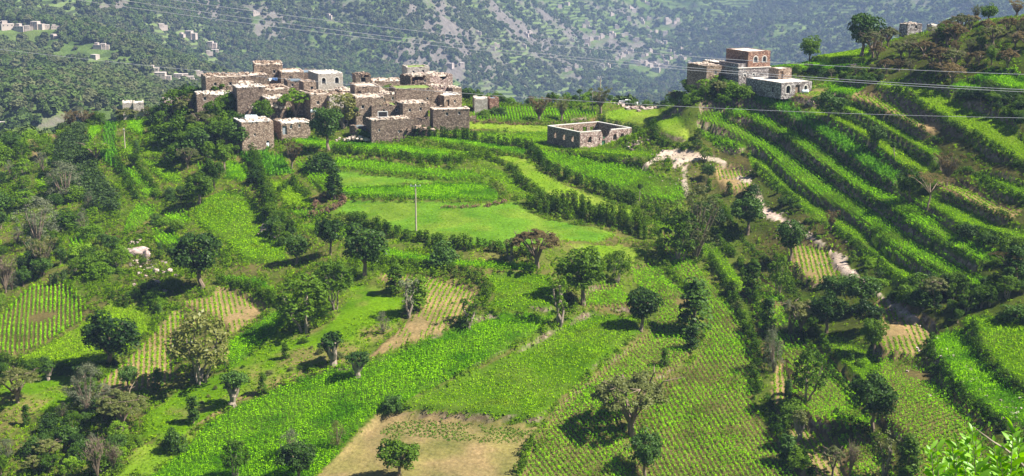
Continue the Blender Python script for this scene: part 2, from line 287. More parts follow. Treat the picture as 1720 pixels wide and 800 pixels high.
# ------------------------------------------------------------------ fields: outline on the land (photo px), crop, row direction, words
# kinds: bright, yellow, mid = sown broadcast; rows = green rows; soil = rows on bare soil; blue = maize rows; lawn; meadow; weedy; bare; sand; tufts
FIELDS = [
 ('weedy', [(440,560),(500,562),(560,540),(590,480),(640,478),(690,500),(665,545),(640,572),(560,606),(470,640),(400,670),(340,705),(290,745),(235,740),(240,700),(300,655),(390,620),(430,590)], None, 'weedy grass with brown patches around the pollarded trees'),
 ('weedy', [(0,632),(60,626),(150,630),(155,660),(100,690),(0,700)], None, 'rough grass at the left edge under the dark hedge'),
 ('meadow', [(235,745),(300,745),(345,708),(330,730),(290,770),(250,800),(200,800)], None, 'grassy bank beside the lower end of the bright field'),
 ('bright', [(255,800),(300,765),(345,715),(400,680),(470,650),(560,618),(640,602),(700,577),(760,552),(820,526),(935,528),(900,562),(850,590),(790,620),(740,645),(700,665),(670,682),(635,690),(600,722),(560,770),(530,800),(500,860),(200,860)], None, 'broad bright green leafy crop below the pollarded trees'),
 ('mid', [(985,522),(1070,532),(1077,560),(1035,592),(985,632),(940,672),(905,714),(800,700),(680,688),(672,680),(740,648),(860,592),(930,552)], None, 'medium green crop between the bright field and the curved green edge'),
 ('bare', [(635,692),(690,691),(900,716),(880,760),(868,800),(860,860),(480,860),(530,800),(562,772),(602,726)], None, 'bare'),
 ('tufts', [(652,700),(700,694),(898,720),(872,745),(760,738),(636,724)], ((700,700),(860,720)), 'thin scattered seedlings on the bare brown field'),
 ('rows', [(990,480),(1040,478),(1058,508),(1070,529),(985,519),(972,506)], ((1000,485),(1030,525)), 'short rows beside the dark tree above the medium green crop'),
 ('rows', [(1060,447),(1098,440),(1130,482),(1165,504),(1180,545),(1162,598),(1130,625),(1103,642),(1060,690),(1042,720),(1058,770),(1062,860),(850,860),(872,800),(890,742),(912,715),(947,672),(992,634),(1042,592),(1088,560),(1112,520),(1087,495),(1060,470)], ((900,700),(960,790)), 'close green rows of the terrace with the open acacia'),
 ('rows', [(1192,480),(1230,520),(1252,570),(1268,600),(1262,640),(1265,680),(1290,720),(1330,760),(1355,800),(1370,860),(1065,860),(1064,770),(1048,720),(1068,692),(1108,646),(1168,604),(1188,550),(1182,520),(1142,480),(1112,440),(1100,415),(1112,388),(1128,392),(1160,435)], ((1150,600),(1230,730)), 'close green rows on the wide terrace right of the acacia'),
 ('mid', [(1160,392),(1188,398),(1225,440),(1255,485),(1238,492),(1215,465),(1180,425)], None, 'narrow green strip between two hedges left of the gully'),
 ('rows', [(1248,470),(1270,468),(1300,500),(1296,508),(1270,508),(1252,490)], ((1255,478),(1285,505)), 'small rowed patch above the olive tree'),
 ('rows', [(1278,512),(1320,512),(1335,560),(1310,575),(1290,545)], ((1285,515),(1320,550)), 'rowed patch at the foot of the olive tree'),
 ('soil', [(1300,620),(1318,600),(1330,640),(1320,700),(1305,715),(1296,660)], ((1312,620),(1310,700)), 'thin strip of brown furrows beside the rowed terrace'),
 ('rows', [(1330,580),(1395,600),(1425,645),(1437,678),(1452,712),(1412,714),(1372,706),(1352,680),(1340,630)], ((1380,640),(1430,690)), 'green rows under the tall leafy tree on the right terraces'),
 ('soil', [(1350,722),(1366,722),(1400,770),(1415,830),(1380,840),(1370,790),(1352,745)], ((1360,730),(1390,800)), 'brown furrows at the bottom below the pollarded tree'),
 ('rows', [(1428,742),(1462,745),(1482,775),(1482,840),(1425,840)], ((1435,750),(1470,790)), 'dark green rows at the bottom right of the bare tree'),
 ('mid', [(1395,570),(1450,590),(1462,612),(1440,640),(1405,605)], ((1400,580),(1440,620)), 'shaded terrace below the cluster of dark trees'),
 ('rows', [(1495,607),(1560,617),(1557,638),(1595,672),(1630,705),(1655,740),(1640,800),(1600,860),(1540,860),(1545,800),(1540,740),(1512,715),(1497,700),(1500,668),(1485,630)], ((1500,690),(1590,640)), 'long pale rows climbing the lower right terrace'),
 ('soil', [(1483,508),(1514,523),(1560,553),(1557,566),(1508,604),(1487,595),(1485,553)], ((1495,515),(1515,598)), 'brown furrows in the triangle below the sandy path'),
 ('bright', [(1575,568),(1598,560),(1613,566),(1629,598),(1640,618),(1662,637),(1700,667),(1735,690),(1735,712),(1700,708),(1682,696),(1645,661),(1620,641),(1597,628),(1584,590)], None, 'bright strip between two stone banks at the lower right'),
 ('mid', [(1633,538),(1674,537),(1735,545),(1735,650),(1692,622),(1665,588),(1652,557)], None, 'green field at the right edge with a short path'),
 ('rows', [(1186,178),(1210,180),(1216,204),(1250,220),(1298,240),(1340,272),(1376,296),(1400,316),(1430,336),(1487,370),(1517,397),(1546,420),(1586,440),(1620,458),(1652,479),(1650,488),(1620,484),(1566,450),(1517,429),(1480,402),(1470,380),(1442,362),(1410,345),(1384,333),(1350,311),(1322,285),(1298,258),(1270,244),(1230,224),(1198,202),(1186,196)], ((1350,290),(1380,318)), 'long strip above the bare earth bank on the right hillside'),
 ('mid', [(1270,256),(1290,264),(1310,290),(1348,324),(1370,336),(1386,352),(1430,376),(1467,399),(1487,421),(1521,448),(1560,470),(1541,484),(1510,464),(1465,426),(1442,404),(1410,382),(1370,354),(1340,334),(1310,310),(1290,292),(1275,275)], None, 'strip directly under the bare earth bank on the right hillside'),
 ('rows', [(1182,208),(1198,211),(1216,230),(1246,244),(1236,254),(1214,246),(1190,224)], ((1195,215),(1225,248)), 'small rowed patch above the pale gully'),
 ('rows', [(1228,176),(1262,176),(1272,194),(1342,222),(1370,244),(1420,284),(1472,320),(1505,333),(1532,346),(1577,383),(1610,405),(1667,431),(1672,438),(1645,445),(1600,417),(1550,386),(1500,356),(1460,332),(1420,305),(1380,282),(1350,258),(1330,240),(1300,224),(1262,206),(1244,192)], ((1330,228),(1365,262)), 'second long strip above the earth bank'),
 ('blue', [(1278,164),(1314,164),(1318,186),(1370,208),(1416,230),(1454,257),(1495,290),(1497,312),(1470,302),(1440,280),(1400,252),(1362,222),(1314,198),(1290,182)], ((1300,170),(1312,192)), 'tall dark strip running down from the low stone house'),
 ('yellow', [(1370,186),(1400,194),(1424,204),(1450,214),(1474,230),(1510,251),(1539,271),(1552,288),(1525,285),(1487,262),(1460,240),(1430,222),(1400,206),(1372,194)], None, 'thin dry rows on the fourth strip of the right hillside'),
 ('mid', [(1400,172),(1420,178),(1442,184),(1476,205),(1505,221),(1528,235),(1546,246),(1566,255),(1564,272),(1550,258),(1514,238),(1487,222),(1454,204),(1420,189),(1402,182)], None, 'narrow grassy strip of the fifth terrace'),
 ('soil', [(1445,160),(1470,163),(1494,174),(1519,192),(1546,205),(1566,219),(1555,222),(1521,204),(1494,192),(1465,178)], ((1480,168),(1500,192)), 'brown rowed strip under the broad upper field'),
 ('bright', [(1396,140),(1440,148),(1425,160),(1395,160),(1372,150)], None, 'small bright patch right of the low stone house'),
 ('soil', [(1340,152),(1392,142),(1395,158),(1372,170),(1345,164)], ((1350,155),(1380,165)), 'dry patch beside the low stone house'),
 ('yellow', [(1485,141),(1521,138),(1577,151),(1589,167),(1613,178),(1656,190),(1690,205),(1697,219),(1712,232),(1735,250),(1735,278),(1683,261),(1665,251),(1636,231),(1600,211),(1591,197),(1575,194),(1553,183),(1528,165),(1505,151)], None, 'broad yellow green field on the upper right hillside'),
 ('mid', [(1645,294),(1667,298),(1701,309),(1735,325),(1735,340),(1690,326),(1674,315)], None, 'green terrace end at the right edge'),
 ('soil', [(1589,307),(1613,314),(1645,334),(1697,359),(1690,364),(1634,334),(1605,322)], ((1600,312),(1625,330)), 'brown strip right of the flat topped acacia'),
 ('mid', [(1566,334),(1611,350),(1645,370),(1679,377),(1735,394),(1735,420),(1679,400),(1640,384),(1611,372),(1582,352)], None, 'green strip below the flat topped acacia'),
 ('bright', [(1647,131),(1667,122),(1692,122),(1708,140),(1735,151),(1679,150),(1667,139)], None, 'grass ledge on top of an earth wall at the upper right'),
 ('bright', [(1607,147),(1622,136),(1640,138),(1645,148)], None, 'small grass ledge between dark trees at the upper right'),
 ('yellow', [(1370,92),(1392,82),(1455,78),(1452,98),(1400,105)], None, 'dry yellow field on the ridge beside the big dark tree'),
 ('bright', [(1295,97),(1370,94),(1400,106),(1450,100),(1440,113),(1400,119),(1340,116)], None, 'bright strip on the ridge behind the red stone house'),
 ('meadow', [(1015,191),(1038,183),(1071,178),(1105,178),(1146,182),(1150,203),(1155,228),(1159,241),(1134,238),(1105,226),(1083,215),(1056,208),(1020,200)], None, 'smooth pale meadow behind the roofless building'),
 ('rows', [(795,184),(830,180),(900,181),(960,180),(1003,186),(998,198),(960,205),(860,204),(795,201)], ((860,184),(864,202)), 'upright rows by the vase shaped trees right of the village'),
 ('meadow', [(745,207),(800,206),(860,209),(925,213),(922,223),(840,222),(760,215)], None, 'pale yellow meadow left of the roofless building'),
 ('mid', [(735,216),(840,224),(922,222),(975,254),(1062,243),(1095,248),(1103,258),(1093,268),(1060,271),(1000,262),(950,254),(890,248),(830,238),(770,230)], None, 'green ground around the roofless stone building'),
 ('rows', [(892,252),(932,256),(988,263),(1078,274),(1097,286),(1136,300),(1151,316),(1151,338),(1141,354),(1111,346),(1070,334),(1042,324),(1004,310),(960,296),(932,282),(916,271)], ((1040,285),(1085,330)), 'bright rows stepping down below the roofless building'),
 ('meadow', [(811,260),(858,262),(888,268),(905,287),(938,306),(974,320),(1015,336),(1056,350),(1085,368),(1056,373),(1015,358),(980,350),(938,340),(905,321),(878,297),(863,276),(836,265)], None, 'curving yellow green meadow between two hedges'),
 ('mid', [(800,273),(845,287),(864,300),(870,313),(902,331),(895,341),(858,328),(836,309),(811,287)], None, 'narrow strip left of the curving hedge'),
 ('rows', [(565,266),(640,268),(720,281),(790,285),(815,303),(760,305),(690,297),(620,291),(560,283)], ((690,280),(740,300)), 'rows under the hedge below the village'),
 ('lawn', [(558,284),(620,293),(700,300),(745,306),(650,312),(575,316),(555,300)], None, 'smooth green strip'),
 ('bright', [(572,318),(650,312),(760,307),(815,305),(840,330),(832,340),(740,337),(650,334),(575,331)], None, 'dense leafy strip bordering the lawn'),
 ('lawn', [(560,354),(585,336),(660,337),(740,339),(830,343),(865,341),(885,356),(920,369),(960,376),(1000,381),(1035,396),(1000,406),(900,410),(870,418),(820,418),(770,412),(720,400),(690,395),(650,385),(610,366),(580,361),(545,363)], None, 'close cropped lawn'),
 ('bright', [(485,229),(520,227),(550,237),(615,239),(680,246),(760,257),(775,268),(715,268),(665,262),(615,257),(560,253),(500,243)], None, 'bright strip along the foot of the village'),
 ('bright', [(697,229),(720,223),(780,231),(840,243),(885,253),(878,261),(850,257),(800,249),(740,240)], None, 'upper bright strip right of the village'),
 ('mid', [(690,240),(740,246),(790,254),(800,262),(775,266),(730,254)], None, 'lower strip right of the village'),
 ('yellow', [(447,303),(490,301),(520,320),(520,340),(535,350),(478,352),(465,326)], ((470,310),(500,340)), 'yellow green patch left of the brush loop'),
 ('rows', [(480,353),(536,351),(552,360),(520,370),(498,364)], ((500,354),(515,366)), 'short rows at the foot of the brush loop'),
 ('blue', [(402,254),(440,247),(478,266),(492,292),(447,300),(430,286),(408,268)], ((440,250),(460,296)), 'dark maize below the lower left stone house'),
 ('rows', [(495,274),(525,272),(560,300),(562,318),(540,325),(520,305)], ((510,278),(545,315)), 'small rows beside the knobbly tree'),
 ('mid', [(323,358),(344,334),(377,319),(410,318),(428,337),(449,366),(446,390),(479,411),(480,440),(440,446),(405,440),(385,415),(350,395),(330,380)], ((350,360),(420,400)), 'large green field left of the tree line'),
 ('mid', [(239,268),(278,270),(302,288),(305,309),(275,307),(258,291)], ((250,275),(290,300)), 'thin green field left of the village grove'),
 ('rows', [(205,280),(227,283),(257,312),(260,328),(242,336),(228,314)], ((215,285),(240,300)), 'slanting rows on the left slope'),
 ('rows', [(233,342),(257,342),(263,354),(227,387),(206,397),(213,369)], ((215,360),(250,375)), 'curved rows above the rock outcrop'),
 ('bright', [(150,202),(171,202),(168,222),(150,240),(146,230)], None, 'bright strip beside the dark plantation'),
 ('blue', [(178,200),(196,200),(193,240),(200,275),(222,300),(200,290),(166,262),(172,234)], ((182,210),(190,225)), 'maize strip running down the left crest'),
 ('bright', [(214,194),(240,196),(240,230),(214,218)], None, 'bright patch at the top of the left slope'),
 ('mid', [(203,228),(222,240),(230,272),(207,262)], None, 'small patch under the left crest'),
 ('bare', [(36,222),(57,219),(69,252),(66,272),(54,268),(46,240)], None, 'bare'),
 ('bare', [(69,214),(96,216),(97,237),(72,226)], None, 'bare'),
 ('rows', [(118,402),(135,396),(142,410),(125,430),(114,424)], ((122,405),(132,425)), 'tiny rowed patch in the left woods'),
 ('rows', [(-20,558),(0,538),(50,483),(69,478),(107,475),(143,511),(140,536),(105,558),(72,578),(19,602),(-20,610)], ((60,490),(62,570)), 'upright rows on the tilted field at the left edge'),
 ('yellow', [(20,613),(72,585),(143,542),(192,503),(240,510),(262,526),(258,548),(225,576),(190,612),(140,619),(60,618)], ((60,600),(190,530)), 'yellow green field behind the round dark tree'),
 ('soil', [(365,481),(395,483),(440,506),(450,519),(420,546),(382,566),(358,536),(308,520),(303,509),(330,503),(352,500)], ((385,492),(400,550)), 'brown furrows below the big dark tree'),
 ('soil', [(292,522),(305,520),(356,538),(300,562),(292,600),(297,640),(232,660),(160,670),(170,642),(215,602),(258,560)], ((260,580),(262,650)), 'brown furrows left of the large yellowish tree'),
 ('bright', [(382,582),(425,547),(475,516),(483,542),(436,582),(390,622),(365,618)], ((390,600),(450,550)), 'bright rows right of the large yellowish tree'),
 ('bright', [(367,463),(430,467),(462,485),(456,494),(412,477),(370,470)], None, 'thin bright strip above the brown furrows'),
 ('soil', [(640,460),(690,462),(760,469),(800,486),(806,500),(790,525),(740,562),(670,584),(620,603),(655,568),(700,522),(715,496),(690,480),(640,472)], ((730,475),(690,560)), 'curving brown furrows in the middle'),
 ('soil', [(330,716),(395,676),(470,648),(560,616),(618,602),(625,596),(560,608),(470,640),(400,668),(340,706)], ((340,712),(400,676)), 'narrow furrows along the top of the bright field'),
 ('mid', [(815,459),(860,456),(925,463),(935,490),(930,526),(822,522),(832,492),(822,472)], None, 'green field left of the pale pollarded tree'),
 ('bright', [(640,414),(700,426),(760,436),(830,441),(900,446),(900,457),(830,452),(760,447),(690,440),(640,434)], None, 'bright strip under the lawn hedge'),
 ('mid', [(505,377),(560,369),(600,381),(592,402),(560,402),(520,396)], None, 'green patch between dark trees left of the lawn'),
 ('meadow', [(955,414),(1040,411),(1085,421),(1062,440),(1000,432)], None, 'grass slope below the lawn'),
 ('mid', [(1095,372),(1150,362),(1158,385),(1130,388),(1100,390)], None, 'grass patch under the grey green tree'),
 ('soil', [(1215,280),(1240,285),(1252,312),(1240,325),(1222,318)], ((1228,285),(1235,320)), 'dry rows beside the gully'),
 ('soil', [(1340,410),(1390,418),(1398,445),(1395,470),(1370,478),(1342,455),(1338,430)], ((1365,415),(1372,470)), 'small brown furrows left of the sandy path'),
 ('rows', [(278,357),(314,354),(320,372),(299,384),(275,375)], ((285,358),(305,378)), 'small rowed plot left of the large green field'),
 ('rows', [(255,385),(290,388),(312,410),(285,427),(262,410)], ((265,390),(290,420)), 'small rowed plot beside the rock outcrop'),
 ('rows', [(329,273),(358,273),(358,296),(332,293)], ((338,275),(342,292)), 'tiny rowed plot in front of the village grove'),
 ('bright', [(380,268),(410,274),(424,296),(404,305),(378,302)], None, 'bright patch under the village grove'),
 ('yellow', [(238,250),(262,244),(276,258),(242,265)], None, 'pale patch by the slim bare pole'),
 ('mid', [(60,300),(82,296),(84,318),(64,322)], None, 'small clearing in the left woods'),
 ('sand', [(1107,253),(1134,248),(1170,256),(1192,262),(1180,270),(1161,271),(1146,277),(1128,283),(1132,269),(1107,267),(1085,282),(1078,278),(1101,264)], None, 'sand'),
 ('sand', [(1178,262),(1215,266),(1222,276),(1200,272),(1185,270)], None, 'sand'),
 ('sand', [(1146,276),(1155,277),(1152,300),(1160,325),(1152,332),(1146,310)], None, 'sand'),
 ('sand', [(1238,291),(1262,297),(1262,308),(1248,308),(1238,300)], None, 'sand'),
 ('sand', [(1262,306),(1270,310),(1283,346),(1276,350),(1266,330)], None, 'sand'),
 ('sand', [(1276,347),(1290,350),(1314,362),(1312,372),(1296,372),(1276,358)], None, 'sand'),
 ('sand', [(1312,365),(1345,386),(1385,408),(1384,413),(1345,394),(1310,372)], None, 'sand'),
 ('sand', [(1392,417),(1420,428),(1425,445),(1442,460),(1446,468),(1425,467),(1402,446)], None, 'sand'),
 ('sand', [(1440,464),(1446,466),(1494,505),(1492,509),(1470,492)], None, 'sand'),
 ('sand', [(1492,506),(1510,509),(1527,520),(1544,534),(1530,537),(1503,521)], None, 'sand'),
]
for k_, (kd, pl_, rd_, w_) in enumerate(FIELDS):
    if kd == 'rows' and not (sum(p[1] for p in pl_)/len(pl_) > 470): FIELDS[k_] = ('rowsg', pl_, rd_, w_)
GC = {'bright':(.035,.10,.002),'yellow':(.09,.16,.006),'mid':(.05,.11,.004),'rows':(.10,.085,.030),'rowsg':(.05,.10,.006),'soil':(.215,.16,.072),'blue':(.06,.12,.02),  # rows: soil darkened to paint the shade between the tall plants
      'lawn':(.085,.185,.014),'meadow':(.12,.21,.012),'weedy':(.085,.175,.004),'bare':(.215,.165,.075),'sand':(.40,.335,.265),'tufts':(.215,.165,.075)}
# ------------------------------------------------------------------ terraced height grid
gx = np.r_[np.linspace(-700,-150,26)[:-1], np.linspace(-150,-118,20)[:-1], np.arange(-118,126,.5), np.linspace(126,160,20), np.linspace(180,700,24)]
gy = np.r_[np.linspace(-60,120,46)[:-1], np.linspace(120,138,14)[:-1], np.arange(138,352,.5), np.linspace(352,400,40), np.linspace(406,700,42)]
GX, GY = np.meshgrid(gx, gy)
GZ0 = base(GX, GY)
far_side = np.clip((np.abs(GX)-260)/300, 0, 1); GZ0 = GZ0*(1-far_side) + (-90)*far_side
ix0, ix1 = np.searchsorted(gx, -118), np.searchsorted(gx, 125.5)+1
iy0, iy1 = np.searchsorted(gy, 138), np.searchsorted(gy, 351.5)+1
X, Y_, Z0 = GX[iy0:iy1, ix0:ix1], GY[iy0:iy1, ix0:ix1], GZ0[iy0:iy1, ix0:ix1]
def inside(px, py, poly):
    c = np.zeros(px.shape, bool); n = len(poly)
    for i in range(n):
        x1, y1 = poly[i]; x2, y2 = poly[(i+1) % n]
        if y1 == y2: continue
        c ^= ((y1 > py) != (y2 > py)) & (px < (x2-x1)*(py-y1)/(y2-y1)+x1)
    return c
def edge_dist(px, py, poly, closed=True):
    d = np.full(px.shape, 1e9); n = len(poly)
    for i in range(n if closed else n-1):
        a = np.array(poly[i]); b = np.array(poly[(i+1) % n]); ab = b-a; L = (ab**2).sum()+1e-9
        t = np.clip(((px-a[0])*ab[0]+(py-a[1])*ab[1])/L, 0, 1)
        d = np.minimum(d, np.hypot(px-a[0]-t*ab[0], py-a[1]-t*ab[1]))
    return d
def boxblur(a, k):
    for ax in (0, 1):
        p = np.pad(a, [(k+1, k) if i == ax else (0, 0) for i in (0, 1)])
        c = np.cumsum(p, ax); n = a.shape[ax]
        sl_ = lambda s, e: tuple(slice(s, e) if i == ax else slice(None) for i in (0, 1))
        a = (c[sl_(2*k+1, 2*k+1+n)] - c[sl_(0, n)])
    return a
OFF = np.zeros(X.shape); COL = np.zeros(X.shape+(3,)); FID = np.full(X.shape, -1); EDGE = np.zeros(X.shape)
def vnoise(x, y, s, seed=0):
    r = np.random.default_rng(seed); G = r.random((64, 64))
    a = (x/s) % 64; b = (y/s) % 64; i = np.floor(a).astype(int); j = np.floor(b).astype(int); u = a-i; v = b-j
    u = u*u*(3-2*u); v = v*v*(3-2*v); i2 = (i+1) % 64; j2 = (j+1) % 64
    return (G[i, j]*(1-u)+G[i2, j]*u)*(1-v) + (G[i, j2]*(1-u)+G[i2, j2]*u)*v
def fbm(x, y, s, o=4, seed=0): return sum(vnoise(x, y, s/2**k, seed+k)/2**k for k in range(o)) / sum(1/2**k for k in range(o))
nb = fbm(X, Y_, 9, 4, 3)[..., None]
COL[:] = np.array((.065,.14,.006))*(1-nb)**1.3 + np.array((.14,.11,.045))*nb**1.3
COL *= (1-.38*np.clip((X-32)/12, 0, 1))[..., None]  # ground of the right hill darkened: bank shade put into its colour
PW = []
for k, (kind, pl, rd, words_) in enumerate(FIELDS):
    poly = hit([p[0] for p in pl], [p[1] for p in pl]); PW.append(poly)
    hill = poly[:, 0].mean() > 38 and kind != 'sand'; dil = 1.5 if hill else 0.0
    bx = (X > poly[:, 0].min()-dil) & (X < poly[:, 0].max()+dil) & (Y_ > poly[:, 1].min()-dil) & (Y_ < poly[:, 1].max()+dil)
    r_ = np.where(bx.any(1))[0]; c_ = np.where(bx.any(0))[0]
    if not len(r_) or not len(c_): continue
    sl2 = (slice(r_[0], r_[-1]+1), slice(c_[0], c_[-1]+1))
    m = inside(X[sl2], Y_[sl2], poly); d = edge_dist(X[sl2], Y_[sl2], poly)
    if dil: d = np.where(m, d+dil, dil-d); m = (d > 0) & (m | (FID[sl2] < 0))
    if kind in ('tufts',):
        FID[sl2][m] = k; continue
    zz = Z0[sl2]; mf = m.astype(float); K = 9
    a = zz*mf; b = mf
    for _ in range(2): a = boxblur(a, K); b = boxblur(b, K)
    off = np.where(m, a/np.maximum(b, 1e-9) - zz, 0)
    off = 1.9*np.tanh(off*1.15/1.9)
    if kind in ('sand', 'weedy', 'meadow', 'lawn'): off *= .6
    elif hill: off *= .92
    w = np.clip(d/.7, 0, 1); w = w*w*(3-2*w)
    OFF[sl2] = np.where(m, off*w, OFF[sl2]); EDGE[sl2] = np.where(m, w, EDGE[sl2])
    cc = np.zeros(m.shape+(3,)); cc[:] = GC[kind]; q_ = fbm(X[sl2], Y_[sl2], 5, 4, 200+k)[..., None]
    alt = {'weedy':(.17,.13,.055),'meadow':(.17,.20,.035),'lawn':(.13,.175,.022),'bare':(.16,.155,.045),'soil':(.19,.15,.07),'sand':(.34,.27,.21)}.get(kind, tuple(v_*.8+c_*.2 for v_, c_ in zip(GC[kind], (.2,.15,.07))))
    t_ = np.clip((q_-.44)*5, 0, 1)*(.75 if kind in ('weedy','bare','sand') else .5)
    COL[sl2][m] = (cc*(1-t_)+np.array(alt)*t_)[m]; FID[sl2][m] = k
OFF += (FID < 0)*(fbm(X, Y_, 6, 3, 11)-.5)*1.4
GZ = GZ0.copy(); GZ[iy0:iy1, ix0:ix1] = Z0+OFF
def H(x, y):
    x = np.asarray(x, float); y = np.asarray(y, float)
    i = np.clip(np.searchsorted(gx, x)-1, 0, len(gx)-2); j = np.clip(np.searchsorted(gy, y)-1, 0, len(gy)-2)
    u = (x-gx[i])/(gx[i+1]-gx[i]); v = (y-gy[j])/(gy[j+1]-gy[j])
    return (GZ[j, i]*(1-u)+GZ[j, i+1]*u)*(1-v) + (GZ[j+1, i]*(1-u)+GZ[j+1, i+1]*u)*v
def fid(x, y):
    i = np.clip(((x+118)/.5).round().astype(int), 0, FID.shape[1]-1); j = np.clip(((y-138)/.5).round().astype(int), 0, FID.shape[0]-1)
    return FID[j, i]
def G3(u, v):
    x, y = hit(u, v)[0]; return (x, y, float(H(x, y)))

def ground_mat():
    m, n, l, p = newmat('ground')
    at = n.new('ShaderNodeAttribute'); at.attribute_name = 'gcol'
    g = n.new('ShaderNodeNewGeometry')
    t1 = noise(n, l, .18, 5, g.outputs['Position']); t2 = noise(n, l, 2.2, 4, g.outputs['Position'], .7)
    r1 = ramp(n, [(.28, (.58,.66,.55)), (.72, (1.38,1.24,1.3))]); l.new(t1.outputs[0], r1.inputs[0])
    r2 = ramp(n, [(.3, (.62,.62,.62)), (.7, (1.35,1.35,1.35))]); l.new(t2.outputs[0], r2.inputs[0])
    c = mixc(n, l, 1.0, at.outputs['Color'], r1.outputs[0], 'MULTIPLY'); c = mixc(n, l, 1.0, c, r2.outputs[0], 'MULTIPLY')
    # steep terrace faces show earth and stones
    s = n.new('ShaderNodeSeparateXYZ'); l.new(g.outputs['Normal'], s.inputs[0])
    k = ramp(n, [(.60, (1,1,1)), (.74, (0,0,0))]); l.new(s.outputs[2], k.inputs[0])
    v = n.new('ShaderNodeTexVoronoi'); v.inputs['Scale'].default_value = 1.6; l.new(g.outputs['Position'], v.inputs['Vector'])
    sc = n.new('ShaderNodeSeparateColor'); l.new(v.outputs['Color'], sc.inputs[0])
    e = ramp(n, [(.2, (.10,.07,.05)), (.6, (.17,.125,.085)), (.95, (.25,.19,.14))]); l.new(sc.outputs[0], e.inputs[0])
    c = mixc(n, l, k.outputs[0], c, e.outputs[0])
    l.new(c, p.inputs['Base Color']); p.inputs['Roughness'].default_value = 1.0; p.inputs['Specular IOR Level'].default_value = 0
    bump(n, l, p, t2.outputs[0], .6, .12)
    return m
ny, nx = GX.shape
idx = np.arange(nx*ny).reshape(ny, nx)
Q = np.stack([idx[:-1,:-1], idx[:-1,1:], idx[1:,1:], idx[1:,:-1]], -1).reshape(-1, 4)
gm = np_mesh('ground', np.stack([GX, GY, GZ], -1).reshape(-1, 3), Q, ground_mat(), True)
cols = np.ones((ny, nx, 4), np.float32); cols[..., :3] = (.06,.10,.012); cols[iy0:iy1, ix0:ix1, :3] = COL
ca = gm.attributes.new('gcol', 'FLOAT_COLOR', 'POINT'); ca.data.foreach_set('color', cols.ravel())
tag(link('ground', gm), 'green terraced spur of stepped fields with earth banks and a pale sandy gully', 'ground', kind='structure')

# ------------------------------------------------------------------ the far side of the valley
FC = [(-250,200,620),(-250,120,850),(-250,40,1050),(-250,-60,1350),
 (0,215,560),(0,200,620),(0,150,800),(0,100,930),(0,50,1060),(0,0,1300),(0,-60,1500),
 (120,200,680),(120,120,950),(120,60,1060),(150,0,1350),(200,180,760),(330,150,960),(250,110,1250),(300,60,1450),(300,0,1700),(300,-60,1900),
 (400,175,1050),(420,130,1400),(450,60,1700),(450,0,1850),(450,-60,2050),
 (600,165,1500),(600,100,1700),(640,40,1760),(700,0,1900),(700,-60,2050),(780,60,1850),
 (860,195,1600),(860,150,1850),(900,100,2050),(900,50,2250),(900,0,2450),(900,-60,2700),
 (1050,190,1650),(1050,150,1950),(1050,110,2200),(1050,60,2450),(1050,0,2750),(1050,-60,3000),
 (1300,140,1900),(1300,90,2200),(1300,40,2500),(1300,0,2700),(1300,-60,2950),
 (1600,110,1900),(1600,60,2150),(1600,0,2500),(1600,-60,2750),(2000,110,1900),(2000,0,2300),(2000,-60,2500)]
FP = [P(*t) for t in FC]
FP += [(x, 500, -190) for x in (-500,-250,0,250,500)] + [(x, 900, -230) for x in (0,300,600)] + [(x, 1300, -235) for x in (100,500,900)]
FP += [(x, 3600, 20) for x in (-2500,-1200,0,1200,2500)] + [(-2200,1500,-10),(-2200,2500,20),(2300,1500,-120),(2300,2500,0),(-1000,900,-20),(1000,700,-220)]
fbase = TPS(FP, 1e-3, 1000.0)
def ridged(x, y, s, seed):
    a = 0; w = 1; tot = 0
    for k in range(5):
        v = 1-np.abs(2*vnoise(x*.97+y*.2, y*.97-x*.2, s/2**k, seed+k)-1); a = a+v*w; tot += w; w *= .5
    return a/tot
def far_z(x, y):
    z = fbase(x, y); d = np.clip((y-520)/700, 0.1, 1)
    z = z + d*((ridged(x, y, 330, 5)-.55)*112 + (fbm(x, y, 45, 4, 31)-.5)*14)
    tz = np.clip((fbm(x, y, 260, 2, 77)-.48)*9, 0, 1)          # terraced flanks
    st = 5.0; q = z/st; fr = q-np.floor(q); s2 = np.clip((fr-.5)*3+.5, 0, 1)
    return z*(1-tz) + tz*((np.floor(q)+s2)*st)
NU, NV = 760, 560
tu = np.linspace(-.62, .62, NU); ty = 430*np.exp(np.linspace(0, math.log(3700/430), NV))
FU, FY = np.meshgrid(tu, ty); FX = FU*(FY*.93+150)
FZ = np.minimum(far_z(FX, FY), 45)
near_drop = np.clip((620-FY)/190, 0, 1); FZ = FZ - near_drop*25
idx = np.arange(NU*NV).reshape(NV, NU)
Q = np.stack([idx[:-1,:-1], idx[:-1,1:], idx[1:,1:], idx[1:,:-1]], -1).reshape(-1, 4)
